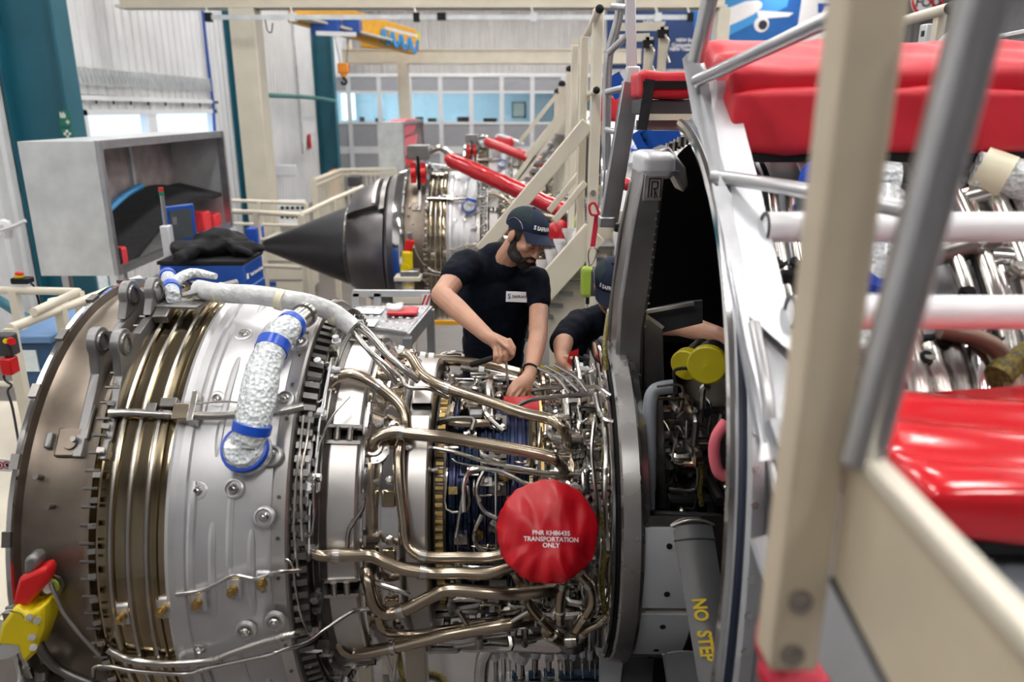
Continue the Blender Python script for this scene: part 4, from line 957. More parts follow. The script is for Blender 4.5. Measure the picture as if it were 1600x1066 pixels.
pipe([(146, 1060), (148, 1042), (174, 1042), (217, 1049), (290, 1053), (326, 1044), (420, 1024), (433, 1018), (478, 1005, .78), (507, 984, .72), (546, 958, .66), (561, 954, .64), (590, 950, .62)], .007, 'steel', .835, clamps=(.4, .5, .9))
pipe([(80, 912), (83, 921), (98, 955), (123, 988), (156, 1024)], .007, 'steel', .84)
p = CY(83, 914, .812); n = (p-V((p.x, AY, AZ))).normalized(); o = MB().disc(p, n, [(0, .035), (.006, .034), (.006, 0)], 8).build('sensor_seat', 'brown_metal', eng)
MB().cyl(p, p+n*.03, .013).build('sensor', 'white', o); MB().disc(p, n, [(.007, .024), (.012, .022), (.012, 0)], 12).build('sensor_ring', 'lime', o)
pipe([(60, 1005), (72, 1026), (92, 1046), (125, 1062), (170, 1080)], .014, 'steel_dark', .85)
pipe([(171, 646), (205, 645), (263, 648), (330, 650), (378, 648), (419, 646), (450, 641), (475, 635)], .013, 'steel', .83, clamps=(.3, .6, .9))
for u, v, a, b, h in ((266, 632, .05, .03, .03), (288, 648, .05, .05, .05), (306, 640, .02, .10, .05), (240, 640, .03, .03, .03)):
    p = CY(u, v, .825); n = (p-V((p.x, AY, AZ))).normalized(); MB().beam(p-n*.02, p+n*h*.6, a, b, up=n.cross(X3)).build('bracket', rn.choice(('steel', 'bronze', 'steel_dark')), eng, bevel=.003)
pipe([(306, 632), (340, 628), (370, 629), (392, 635)], .003, 'steel', .83); pipe([(316, 655), (350, 650), (372, 638)], .003, 'steel', .83)
# tubes sheathed in clear foil, over the top
o = pipe([(312, 452, .86), (330, 456, .87), (360, 459, .88), (400, 461, .88), (440, 467, .86), (480, 474, .84), (515, 486, .80), (540, 503, .76), (552, 513, .74)], .034, 'wrap_clear', name='wrapped_tube')
for u, v, r in ((346, 457, .875), (439, 467, .862), (524, 491, .785)): p = CY(u, v, r); MB().cyl(p-V((.012, 0, 0)), p+V((.012, -.004, -.006)), .0365).build('tape', 'tape_cream', o)
pipe([(540, 503, .75), (569, 541, .70), (603, 570, .66), (627, 591, .62), (633, 602, .61), (645, 607, .6), (672, 608, .58), (700, 622, .54)], .008, 'steel', clamps=(.5,))
pipe([(556, 506, .74), (580, 525, .71), (606, 555, .66), (632, 578, .62), (655, 595, .58)], .014, 'steel', clamps=(.4,))
pipe([(548, 512, .73), (574, 545, .69), (600, 575, .65), (620, 600, .6)], .010, 'steel')
# bubble-wrapped bleed pipe with blue tape
P = [CY(*q) for q in ((462, 503, .86), (446, 517, .88), (427, 540, .885), (411, 580, .885), (402, 628, .885), (394, 668, .88), (388, 694, .86))]
o = MB().tube(P, [.040, .048, .047, .052, .055, .050, .048], 18, 5).build('wrapped_tube', 'bubble', eng)
for v in o.data.vertices: v.co += noise.noise_vector(v.co*28)*.005
def band(i, f, w, rad):
    c = P[i].lerp(P[i+1], f); d = (P[i+1]-P[i]).normalized(); MB().cyl(c-d*w, c+d*w, rad, n=20).build('blue_tape', 'blue_tape', o)
band(0, .5, .012, .049); band(2, .05, .018, .052); band(5, .02, .013, .056)
e = CY(386, 704, .83); n = (e-V((e.x, AY, AZ))).normalized()
b = MB().disc(e, n, [(-.02, .07), (.01, .072), (.03, .062), (.05, .05), (.055, 0)], 24).build('wrapped_boot', 'bubble', eng)
MB().disc(e, n, [(.018, .0715), (.034, .0675), (.035, .06)], 24).build('blue_tape', 'blue_tape', b)
p = CY(474, 494, .84); MB().cyl(p, P[0].lerp(p, -.05), .036).cyl(p, p+(p-P[0]).normalized()*.02, .042).build('pipe_coupling', 'steel', eng)
# small lines
W_ = 'steel'
for pts, rad, r in (
    ([(655, 668), (660, 690), (664, 698), (689, 702), (718, 709), (742, 717), (769, 724), (811, 732), (860, 740), (913, 741), (930, 748)], .0075, .46),
    ([(725, 800), (725, 760), (730, 742), (740, 734), (769, 735), (791, 741), (820, 756), (850, 770)], .0085, .46),
    ([(706, 717), (718, 724), (762, 731), (830, 741), (880, 748)], .003, .46),
    ([(757, 630), (757, 640), (762, 651), (777, 666), (787, 674)], .009, .46), ([(750, 700), (755, 712), (776, 722), (790, 724)], .009, .46),
    ([(655, 690), (658, 707), (663, 728), (673, 735), (684, 734)], .007, .46), ([(569, 783), (565, 798), (550, 819), (544, 834), (543, 856)], .0075, .64),
    ([(484, 655), (479, 692), (471, 734), (471, 756), (471, 809), (473, 845)], .0045, .74), ([(474, 650), (469, 702), (464, 734), (459, 809), (461, 850), (466, 900)], .0045, .745),
    ([(732, 735), (723, 771), (712, 841)], .006, .46), ([(756, 736), (746, 758), (747, 780), (756, 798), (776, 811)], .0085, .46), ([(753, 804), (743, 829), (744, 850), (757, 864)], .0085, .46),
    ([(775, 735), (775, 800), (776, 871)], .005, .46), ([(716, 954), (732, 979), (744, 988), (778, 985), (802, 969), (826, 955)], .0085, .62),
    ([(546, 620), (520, 650), (500, 690), (492, 730)], .004, .68), ([(571, 895), (590, 912), (620, 922), (640, 930)], .008, .62),
    ([(430, 870), (455, 880), (462, 920), (470, 960), (482, 990)], .004, .76), ([(800, 640), (830, 625), (870, 620), (930, 616), (950, 628)], .008, .58),
    ([(830, 610), (870, 606), (930, 605), (955, 618)], .007, .62), ([(930, 610), (936, 640), (944, 655), (958, 660)], .010, .60), ([(645, 600), (660, 612), (700, 618)], .006, .50),
    ([(840, 575), (870, 590), (890, 615)], .006, .66), ([(852, 572), (880, 588), (905, 612)], .006, .66), ([(866, 570), (900, 590), (918, 612)], .006, .66),
    ([(275, 929), (312, 924), (340, 912), (366, 900), (400, 905), (430, 895), (470, 892, .75)], .006, .812),
    ([(930, 650), (925, 700), (928, 745), (934, 800), (930, 850)], .007, .58), ([(940, 640), (946, 700), (945, 780), (950, 860)], .008, .585)):
    pipe(pts, rad, W_, r, clamps=(.5,) if rad > .007 else (), n=8, sub=4)
for pts, rad in (([(882, 900), (875, 936), (875, 972)], .018), ([(906, 897), (922, 916), (926, 940), (916, 960), (900, 984)], .018), ([(803, 893), (820, 923), (827, 945), (842, 963), (862, 984)], .016), ([(905, 1000), (915, 985), (935, 975), (950, 960)], .014), ([(855, 985), (875, 1000), (900, 1000)], .024)):
    pipe(pts, rad, 'bronze', .58, clamps=(.2, .8))
for pts in ([(940, 560), (948, 640), (944, 700), (946, 760)], [(938, 800), (948, 850), (940, 900), (945, 960)], [(950, 480, .7), (945, 540, .65), (948, 580, .6)]): pipe(pts, .009, 'yb_cord', .56, name='harness', n=8)
# flange where the big pipe enters, tee unions
for u, v, r, s in ((585, 702, .56, .05), (886, 690, .40, .045), (886, 737, .40, .045), (510, 612, .63, .035), (634, 690, .55, .03)):
    p = CY(u, v, r); n = (p-V((p.x, AY, AZ))).normalized(); o = MB().disc(p-n*.01, n, [(0, s), (.014, s), (.016, s*.6), (.03, s*.55), (.03, 0)], 20).build('pipe_flange', 'steel', eng)
    for k in range(5):
        a = k*1.256; t1, t2 = X3, n.cross(X3); q = p+(t1*math.cos(a)+t2*math.sin(a))*s*.8; MB().cyl(q, q+n*.014, .006, n=6).build('bolt', 'steel', o)
# seeded small plumbing, brackets and connectors that fill the core
rn = random.Random(5)
def wander(x0, x1, t0, t1, r0, r1, rads, mats_, k):
    for _ in range(k):
        x, t, r = rn.uniform(x0, x1), rn.uniform(t0, t1), rn.uniform(r0, r1); pts = [E(x, t, r-.04), E(x, t, r)]
        for j in range(rn.randint(2, 5)):
            if rn.random() < .5: x = max(x0, min(x1, x+rn.choice((-1, 1))*rn.uniform(.04, .14)))
            else: t += rn.choice((-1, 1))*rn.uniform(4, 16)
            r = max(r0, min(r1, r+rn.uniform(-.015, .015))); pts.append(E(x, t, r))
        pts.append(E(x, t, r-.05)); MB().tube(pts, rn.choice(rads), 7, 3).build('small_pipe', rn.choice(mats_), eng)
wander(-.26, -.08, 55, 125, .41, .47, (.005, .007, .010, .014), ('steel', 'steel', 'bronze', 'steel_dark'), 20)
wander(.12, .30, 55, 125, .41, .48, (.005, .007, .010, .014), ('steel', 'steel', 'bronze', 'steel_dark'), 26)
wander(-.24, .30, -25, 55, .41, .45, (.003, .004, .006), ('steel', 'steel', 'bronze'), 22)
wander(-.30, .31, -100, -25, .42, .58, (.005, .007, .010, .014), ('steel', 'steel', 'bronze', 'steel_dark'), 54)
wander(-.665, -.605, -80, 120, .68, .72, (.003, .004, .006), ('steel', 'steel', 'white_frame'), 26)
wander(.24, .32, -90, 120, .42, .56, (.004, .006, .008), ('steel', 'steel_dark', 'rubber'), 34)
wander(-.30, .31, 130, 260, .52, .62, (.006, .010, .014), ('steel', 'bronze'), 20)
kinds = [MB().box((0, 0, .012), (.035, .03, .03)).cyl((0, 0, .02), (0, 0, .045), .008, n=6), MB().box((0, 0, .006), (.05, .02, .012)).box((.02, 0, .02), (.008, .02, .03)), MB().cyl((0, 0, 0), (0, 0, .05), .012, n=8).cyl((0, 0, .02), (0, 0, .032), .018, n=6), MB().cyl((-.02, 0, .015), (.03, 0, .015), .013, n=8).cyl((-.005, 0, .015), (.008, 0, .015), .018, n=6)]
me_ = {}
def fitting(x, th, r, k, mm, sc=1.0):
    if -.10 < x < .12 and 50 < th < 115: return
    key = (k, mm)
    if key not in me_:
        o = kinds[k].build('fitting', mm, None); me_[key] = o.data; bpy.data.objects.remove(o)
    o = bpy.data.objects.new(('valve', 'bracket', 'connector', 'union')[k], me_[key]); scene.collection.objects.link(o); o.parent = eng
    o.location = E(x, th, r) - V((0, AY, AZ)); o.rotation_euler = (R_(90-th), 0, 0); o.scale = (sc,)*3
for _ in range(60): fitting(rn.uniform(-.22, .30), rn.uniform(-70, 120), rn.uniform(.40, .44), rn.randrange(4), rn.choice(('steel', 'steel', 'goldbolt', 'steel_dark', 'white_frame')), rn.uniform(.8, 1.4))
for _ in range(34): fitting(rn.uniform(-.66, -.58), rn.uniform(-60, 120), rn.uniform(.69, .72), rn.randrange(4), rn.choice(('steel', 'white_frame', 'steel_dark')), rn.uniform(.7, 1.1))
for _ in range(20): fitting(rn.uniform(.27, .32), rn.uniform(-60, 110), .44, rn.randrange(4), rn.choice(('steel', 'steel_dark')), rn.uniform(.8, 1.3))
# drain mast gearbox under the core
gb = MB().soft(E(.10, -92, .60), (.42, .30, .16), None, .04, .01, 8, 8).build('gearbox', 'chrome', eng)
MB().cyl(E(-.12, -88, .66), E(-.20, -88, .66), .06).build('gear_cover', 'steel', gb); MB().cyl(E(.24, -75, .62), E(.24, -72, .52), .05).build('pump', 'steel_dark', gb)
# second fitting set for the fan case outside (right of the picture)
def fc(u, v, r=1.47): return CY(u, v, r)
fcp = eng
def fpipe(pts, rad, m, r=1.47, name='pipe'):
    return MB().tube([CY(u, v, r) for u, v in pts], rad, 12, 4).build(name, m, fcp)
for k, u in enumerate((1214, 1242)):
    o = fpipe([(u-8, 290), (u-4, 330), (u+6, 400), (u+18, 470)], .014, 'steel'); q = CY(u+3, 415, 1.47); MB().cyl(q+V((0, -.006, .012)), q-V((0, -.006, .012)), .018).build('collar', 'rubber', o)
MB().box(CY(1232, 420, 1.46), (.05, .03, .02)).build('clip', 'steel', fcp); MB().box(CY(1250, 445, 1.46), (.10, .05, .07)).build('connector_block', 'black', fcp, bevel=.01)
o = fpipe([(1268, 262), (1290, 268), (1330, 275), (1400, 282)], .045, 'bubble', 1.5, 'wrapped_pipe'); MB().cyl(CY(1268, 281, 1.52), CY(1280, 283, 1.53), .048).build('blue_tape', 'blue_tape', o)
o = fpipe([(1380, 310), (1375, 400), (1368, 470), (1360, 560)], .05, 'bubble', 1.5, 'wrapped_pipe'); q = CY(1370, 440, 1.52); MB().cyl(q-V((0, .01, -.02)), q+V((0, .01, -.03)), .054).build('blue_tape', 'blue_tape', o)
fpipe([(1522, 268), (1560, 275), (1640, 290)], .05, 'bubble', 1.52, 'wrapped_pipe'); fpipe([(1530, 262), (1575, 278)], .053, 'tape_cream', 1.53, 'foam_sleeve')
for k, u in enumerate((1470, 1496, 1512, 1534, 1570, 1600)):
    fpipe([(u-40, 250), (u-20, 300), (u+10, 370), (u+36, 440), (u+60, 530), (u+70, 620)], (.018, .006, .022, .008, .026, .012)[k], ('steel', 'rubber', 'steel', 'chrome', 'steel', 'steel')[k], 1.48)
for k, (u0, v0, u1, v1, mm) in enumerate(((1450, 540, 1480, 640, 'steel'), (1420, 520, 1440, 640, 'steel'), (1480, 520, 1510, 640, 'steel_dark'), (1520, 530, 1545, 640, 'chrome'))):
    fpipe([(u0, v0), ((u0+u1)/2, (v0+v1)/2), (u1, v1)], .028, mm, 1.49)
fpipe([(1470, 515), (1530, 530), (1570, 560), (1590, 620)], .02, 'bronze_band', 1.54)
fpipe([(1560, 590), (1580, 570), (1600, 560), (1630, 540)], .03, 'yb_cord', 1.54, 'harness')
rnf = random.Random(9)
for k in range(40):
    u, v = rnf.uniform(1410, 1600), rnf.uniform(262, 610); q = CY(u, v, 1.47); a = (q-V((q.x, AY, AZ))).normalized()
    if k % 3 == 0: MB().box(q, (rnf.uniform(.03, .08), .03, rnf.uniform(.03, .06)), Matrix.Rotation(rnf.uniform(-.6, .6), 3, 'Y')).build('bracket', rnf.choice(('steel', 'steel_dark', 'black')), fcp, bevel=.004)
    elif k % 3 == 1: MB().cyl(q, q+a*.05, .014, n=8).cyl(q+a*.03, q+a*.04, .02, n=6).build('union', rnf.choice(('steel', 'black')), fcp)
    else: MB().cyl(q-V((.08, 0, 0)), q+V((.08, .0, rnf.uniform(-.05, .05))), rnf.choice((.01, .02, .03))).build('actuator', rnf.choice(('steel', 'chrome', 'steel_dark')), fcp)
# joints between the white tiles on the fan case
for k in range(6):
    th = 58+k*5.5
    rake(MB().tube([E(.66, th, 1.416), E(1.0, th, 1.413)], .003, 4, 1)).build('tile_joint', 'frame_grey', eng)
for x in (.72, .80, .90): rake(MB().lathe([(x-.002, 1.413), (x, 1.419), (x+.002, 1.413)], 40, 40, 100)).build('tile_joint', 'frame_grey', eng)

# the two engines behind
e2 = copy_tree(eng, None, V((.35, 8.45, AZ))); tag(e2, 'second turbofan engine with dark pointed tail cone, behind the man in the cap', 'engine', 'turbofan engines in a row')
e3 = copy_tree(eng, None, V((.60, 14.5, AZ))); tag(e3, 'farthest turbofan engine, seen above the second engine, red roller on its ring', 'engine', 'turbofan engines in a row')
# tail cone of the second engine
def L2(name, prof, m, n=96, sharp=30): return MB().lathe(prof, n, ay=8.45, az=AZ).build(name, m, e2, sharp=sharp)
xo = .35
L2('tail_cone', [(-2.76, .0), (-2.758, .04), (-2.735, .062), (-1.79, .435), (-1.775, .44)], 'cone')
L2('cone_flange', [(-1.778, .44), (-1.772, .452), (-1.758, .455), (-1.752, .445)], 'steel_dark')
L2('exhaust_drum', [(-1.752, .448), (-1.70, .51), (-1.55, .60), (-1.36, .655), (-1.325, .665), (-1.32, .64)], 'exhaust')
L2('drum_gap', [(-1.325, .64), (-1.29, .70)], 'black')
L2('exhaust_ring', [(-1.30, .68), (-1.298, .735), (-1.27, .76), (-1.16, .78), (-1.115, .80)], 'exhaust')
L2('bright_ring', [(-1.205, .785), (-1.20, .81), (-1.14, .825), (-1.12, .828), (-1.10, .83)], 'chrome')
mb = MB()
for i in range(40): a = i*9; mb.cyl((-1.765, 8.45-.45*math.cos(R_(a)), AZ+.45*math.sin(R_(a))), (-1.755, 8.45-.46*math.cos(R_(a)), AZ+.46*math.sin(R_(a))), .008, n=6)
mb.build('cone_bolts', 'steel', e2, kind='stuff')
MB().lathe([(-1.72, .48), (-1.715, .56), (-1.68, .60), (-1.43, .715), (-1.405, .72), (-1.40, .70), (-1.40, .60)], 14, 44, 112, ay=8.45, az=AZ, closed=True).build('drum_box', 'exhaust', e2, bevel=.008)
MB().lathe([(-1.445, .70), (-1.44, .725), (-1.405, .735), (-1.40, .70)], 14, 46, 110, ay=8.45, az=AZ, closed=True).build('drum_box_edge', 'satin', e2)
MB().lathe([(-1.37, .60), (-1.36, .735), (-1.31, .75), (-1.30, .62)], 14, 40, 116, ay=8.45, az=AZ, closed=True).build('drum_collar', 'steel_dark', e2)
# red hoist rollers clamped on the rings of engines two and three
for (uu, vv, yy, lb, s) in ((654, 270, 7.95, 'red lifting roller clamped on the second engine beneath the grey block', 1.0), (737, 235, 14.0, 'red lifting roller clamped on the farthest engine', 1.0)):
    t = thing('lifting_roller', lb, 'roller', PY(uu, vv+18, yy), 'red lifting rollers'); c = PY(uu, vv, yy)
    for sx in (-1, 1): MB().cyl(c+V((sx*.025, 0, .0)), c+V((sx*.075, 0, .0)), .07, n=18).box(c+V((sx*.05, -.02, .0)), (.05, .06, .2)).build('cheek', 'red_paint', t)
    MB().cyl(c+V((-.018, 0, 0)), c+V((.018, 0, 0)), .03).box(c, (.03, .06, .34)).build('link', 'black', t, bevel=.012)
    MB().box(c+V((0, .1, .20)), (.22, .25, .14)).build('block', 'clevis', t, bevel=.01)
    MB().tube([c+V((.1, .1, .2)), c+V((.22, .1, .24)), c+V((.34, .1, .16)), c+V((.46, .1, .10))], .035, 10).build('link_arm', 'steel', t)
# long padded red bars
for (a, b, y0, y1, r, lb) in (((705, 250), (882, 330), 7.7, 7.0, .075, 'thick red foil-wrapped bar slanting over the second engine'), ((762, 222), (865, 262), 13.6, 12.8, .085, 'red foil-wrapped bar slanting over the farthest engine'), ((965, 285), (990, 290), 6.5, 6.4, .05, 'short red wrapped bar end right of the cream stair post')):
    p, q = PY(*a, y0), PY(*b, y1); t = thing('wrapped_bar', lb, 'bar', p, 'red wrapped bars')
    mbx = MB().tube([p.lerp(q, i/14) for i in range(15)], [r, r*1.04, r, r*1.03, r*.98, r], 16, 2).build('padding', 'red_wrap', t)
    for v in mbx.data.vertices: v.co += noise.noise_vector(v.co*14)*.008
    MB().cyl(p-(q-p).normalized()*.05, p, r*.6).build('end_cap', 'red_paint', t); MB().cyl(q, q+(q-p).normalized()*.06, r*.6).build('end_cap', 'steel', t)
tt = thing('valve_cover', 'bright red cover on top of the farthest engine', 'cover', PY(790, 225, 14))
MB().soft(PY(788, 221, 14), (.34, .3, .16), None, .05, .02, 6, 8).build('cover', 'red_cloth', tt); MB().tube([PY(775, 215, 13.9), PY(780, 212, 13.9), PY(800, 218, 13.9), PY(818, 226, 13.9)], .03, 8).build('wrapped_line', 'bubble', tt)
# stand mounts
t = thing('engine_stand', 'cream stand with yellow clamp and red lug under the tail of the second engine', 'stand', PZ(635, 540, 0), 'engine stands')
c = PY(637, 410, 7.4); b = V((c.x, c.y, 0))
MB().span((c.x-.06, c.y-.06, 0), (c.x+.06, c.y+.06, c.z-.32)).build('column', 'cream', t, bevel=.01); MB().cyl((c.x, c.y, c.z-.32), (c.x, c.y, c.z-.14), .055).build('collar', 'cream', t); MB().cyl((c.x, c.y, c.z-.23), (c.x, c.y, c.z-.21), .058).build('ring', 'yellow', t)
MB().box((c.x, c.y, c.z-.15), (.26, .2, .04)).build('plate', 'cream', t, bevel=.006); MB().box((c.x, c.y, c.z-.36), (.3, .2, .10)).build('clamp_block', 'cream', t, bevel=.02)
MB().box((c.x+.02, c.y, c.z-.10), (.18, .15, .06)).build('base_block', 'alu', t, bevel=.01)
MB().soft((c.x, c.y, c.z+.02), (.10, .1, .2), None, .03).cyl((c.x-.02, c.y-.07, c.z-.05), (c.x-.02, c.y-.03, c.z-.05), .045).build('yellow_clamp', 'yellow', t)
MB().soft((c.x+.02, c.y, c.z+.16), (.08, .07, .14), Matrix.Rotation(.3, 3, 'Y'), .02).build('red_lug', 'red_paint', t); MB().box((c.x+.03, c.y, c.z+.26), (.05, .04, .08)).build('link', 'clevis', t, bevel=.012)
# the same mount at the lower left of the near engine
t = thing('engine_stand', 'yellow clamp with bolts and red lug on a steel post, lower left corner', 'stand', (-1.45, 1.6, 0), 'engine stands')
ys = 1.86
def lo(u, v, dy=0): return PY(u, v, ys+dy)
MB().prism([lo(u, v) for u, v in ((-6, 1010), (0, 978), (22, 948), (38, 962), (66, 948), (66, 985), (52, 1025), (36, 1040), (26, 1012))], (0, .10, 0)).build('yellow_clamp', 'yellow', t, bevel=.012)
for u, v in ((46, 965), (58, 970), (50, 996), (52, 1012)): MB().cyl(lo(u, v, -.012), lo(u, v, .005), .010, n=10).cyl(lo(u, v, -.016), lo(u, v, -.01), .006, n=6).build('bolt', 'steel', t)
MB().prism([lo(u, v, .02) for u, v in ((16, 948), (27, 905), (68, 888), (73, 900), (70, 915), (42, 950))], (0, .06, 0)).build('red_lug', 'red_paint', t, bevel=.012)
MB().prism([lo(u, v, .03) for u, v in ((36, 900), (36, 876), (44, 869), (56, 872), (60, 884), (50, 900))], (0, .05, 0)).build('link', 'clevis', t, bevel=.012); MB().box(lo(24, 960, .04), (.03, .06, .05)).build('pin_block', 'clevis', t)
pz = lo(12, 1016, .05); MB().cyl(pz, (pz.x, pz.y, 0), .042, n=24).build('post', 'chrome', t); MB().cyl(lo(66, 1045, .05), lo(66, 1075, .05), .02).box(lo(60, 1064, .06), (.12, .1, .04)).build('base_block', 'steel_dark', t)
MB().tube([lo(-4, 968), lo(8, 956), lo(30, 958), lo(38, 966)], .002, 5).build('safety_wire', 'steel', t)
# ================================================================ RED TRANSPORT COVERS
def red_cover(c, n, up, R, label, lettering=True):
    t = thing('transport_cover', label, 'cover', c, 'red transport covers'); n = n.normalized(); up = (up-n*up.dot(n)).normalized(); rt = up.cross(n)
    def H(x, y):
        rho = min(1, math.hypot(x, y)/R); ph = math.atan2(y, x)
        h = .045*(1-rho**3.5) + .016*noise.noise(V((x*11, y*11, 3.1))) + .009*noise.noise(V((x*30, y*14, 1.1)))
        h += .007*max(0, rho-.25)*math.sin(ph*5+2*noise.noise(V((x*6, y*6, 0)))+1.0)
        low = max(0, -math.sin(ph)); h += .016*low*max(0, rho-.45)*math.sin(ph*15)
        return h
    def S(x, y): return c + rt*x + up*y + n*H(x, y)
    vs = [S(0, 0)]; NR, NA = 22, 96
    for i in range(1, NR+1):
        for k in range(NA):
            a = 2*math.pi*k/NA; e = R*i/NR*(1+.012*math.sin(a*9)+.01*math.sin(a*23)); vs.append(S(e*math.cos(a), e*math.sin(a)))
    for k in range(NA):
        a = 2*math.pi*k/NA; vs.append(c + (rt*math.cos(a)+up*math.sin(a))*R*.93 - n*.06)
    fs = [(0, 1+k, 1+(k+1) % NA) for k in range(NA)]
    for i in range(NR): fs += [(1+i*NA+k, 1+(i+1)*NA+k, 1+(i+1)*NA+(k+1) % NA, 1+i*NA+(k+1) % NA) for k in range(NA)]
    MB().add(vs, fs).build('cloth', 'red_cap', t, sharp=70)
    MB().cyl(c-n*.12, c-n*.01, R*.75, n=28).build('duct_end', 'steel_dark', t)
    if lettering:
        for s_, dy in (('PNR KH86435', -.008), ('TRANSPORTATION', -.026), ('ONLY', -.043)):
            text(s_, .0185, c, rt, up, 'print_white', t, fn=lambda x, y, d=dy: S(x+.012, y+d), off=.0015, bold=.0004)
    return t
c = CY(855, 830, .735); n = (O-c).normalized()*.9 + V((.0, 0, .05))
red_cover(c, n, Z3, .153, 'big red cloth cover lettered TRANSPORTATION ONLY on the near engine')
c2 = c + V((.35, 8.45-AY, 0)); c2 = PY(874, 363, c2.y)
red_cover(c2, V((-.1, -.9, .3)), Z3, .125, 'red cloth cover on the second engine beside the cap', False)

# ================================================================ PEOPLE
def head_rig(c, fw, up):
    fw = V(fw).normalized(); up = V(up); up = (up - fw*up.dot(fw)).normalized(); rt = fw.cross(up)
    Rm = Matrix((rt, fw, up)).transposed()
    return c, Rm
def patch(c, Rm, ce, r, az0, az1, el0, el1, na=24, ne=10, elf=None, th=.004):
    vs = []
    for s_ in (0, th):
        for i in range(ne+1):
            for k in range(na+1):
                a = az0+(az1-az0)*k/na; lo_, hi_ = (el0, el1) if not elf else elf(a); e = lo_+(hi_-lo_)*i/ne
                A_, E_ = R_(a), R_(e); p = V((math.sin(A_)*math.cos(E_)*(r[0]+s_), math.cos(A_)*math.cos(E_)*(r[1]+s_), math.sin(E_)*(r[2]+s_)))
                vs.append(c + Rm @ (V(ce)+p))
    w_ = na+1; N_ = w_*(ne+1); fs = []
    for i in range(ne):
        for k in range(na):
            q = (i*w_+k, i*w_+k+1, (i+1)*w_+k+1, (i+1)*w_+k); fs += [q[::-1], tuple(x+N_ for x in q)]
    ring = [k for k in range(w_)] + [i*w_+na for i in range(1, ne+1)] + [ne*w_+k for k in range(na-1, -1, -1)] + [i*w_ for i in range(ne-1, 0, -1)]
    fs += [(ring[i], ring[(i+1) % len(ring)], ring[(i+1) % len(ring)]+N_, ring[i]+N_) for i in range(len(ring))]
    return MB().add(vs, fs)
def head_prims(mb, c, Rm, neck):
    T = lambda p: c + Rm @ V(p)
    mb.ell(T((0, -.012, .03)), (.074, .094, .085), Rm); mb.ell(T((0, .030, -.035)), (.060, .064, .082), Rm); mb.ell(T((0, .060, -.098)), (.034, .030, .024), Rm)
    for s_ in (-1, 1):
        mb.ell(T((s_*.040, .035, -.075)), (.024, .045, .030), Rm); mb.ell(T((s_*.042, .068, -.018)), (.022, .020, .020), Rm)
        mb.ell(T((s_*.078, -.008, -.012)), (.010, .020, .032), Rm); mb.ell(T((s_*.032, .082, .008)), (.015, .012, .010), Rm)
        mb.ell(T((s_*.010, .103, -.034)), (.009, .010, .008), Rm)
    mb.ell(T((0, .080, .030)), (.052, .018, .014), Rm)
    mb.caps(T((0, .090, .012)), T((0, .114, -.030)), .009, .012); mb.ell(T((0, .094, -.060)), (.024, .010, .006), Rm); mb.ell(T((0, .091, -.072)), (.021, .010, .007), Rm)
    mb.chain([T((0, -.02, -.06)), neck], [.056, .060])
def cap_on(t, c, Rm, front_text):
    T = lambda p: c + Rm @ V(p)
    ce, r = (0, -.012, .042), (.085, .106, .082)
    cap = patch(c, Rm, ce, r, -180, 180, 0, 90, 48, 14, lambda a: (-8+10*math.cos(R_(a)), 89.5), .004).build('cap', 'navy_cap', t, sharp=60)
    vs = []; NA, NB = 20, 8                                   # curved peak
    for s_ in (0, 1):
        for j in range(NB+1):
            for k in range(NA+1):
                a = R_(-62+124*k/NA); f = j/NB; reach = .075*math.cos(a*.9)**.6*f
                x = math.sin(a)*(.086); y = math.cos(a)*(.104)-.012 + reach; z = .050 - .022*f - .020*(abs(math.sin(a))**2)*(.3+f) - .003*s_
                vs.append(T((x, y, z)))
    w_ = NA+1; N_ = w_*(NB+1); fs = []
    for j in range(NB):
        for k in range(NA):
            q = (j*w_+k, j*w_+k+1, (j+1)*w_+k+1, (j+1)*w_+k); fs += [q, tuple(x+N_ for x in q[::-1])]
    ring = list(range(w_)) + [i*w_+NA for i in range(1, NB+1)] + [NB*w_+k for k in range(NA-1, -1, -1)] + [i*w_ for i in range(NB-1, 0, -1)]
    fs += [(ring[i], ring[(i+1) % len(ring)], ring[(i+1) % len(ring)]+N_, ring[i]+N_) for i in range(len(ring))]
    MB().add(vs, fs).build('peak', 'navy_cap', cap, sharp=60)
    for s_ in (-1, 1):
        patch(c, Rm, ce, (r[0]+.003, r[1]+.003, r[2]+.003), s_*45, s_*125, 26, 68, 16, 8, None, .002).build('mesh_panel', 'cap_mesh', cap)
        MB().tube([T(V(ce)+V((math.sin(R_(a))*math.cos(R_(e))*.092, math.cos(R_(a))*math.cos(R_(e))*.113, math.sin(R_(e))*.089))) for a, e in ((s_*60, 4), (s_*72, 18), (s_*95, 20), (s_*112, 4))], .0018, 6, 3).build('piping', 'frame_grey', cap)
    MB().ell(T((0, -.012, .129)), (.007, .007, .005), Rm).build('button', 'navy_cap', cap)
    def W(x, y):
        a = R_(front_text)-x/.100; e = R_(20)+y/.085
        return T(V(ce)+V((math.sin(a)*math.cos(e)*.0915, math.cos(a)*math.cos(e)*.1125, math.sin(e)*.0885)))
    a = R_(front_text); nd = Rm @ V((math.sin(a), math.cos(a), .3)); xd = Rm @ V((-math.cos(a), math.sin(a), 0)); yd = nd.cross(xd)
    text('S SAFRAN', .023, c, xd, yd, 'print_white', cap, fn=W, off=.001, bold=.0006)
def fingers(mb, T, lists, y=None, r=.0088):
    for ch in lists:
        pts = [PY(*p) for p in ch]; mb.chain(pts, [r*1.1, r, r*.95, r*.85][:len(pts)])

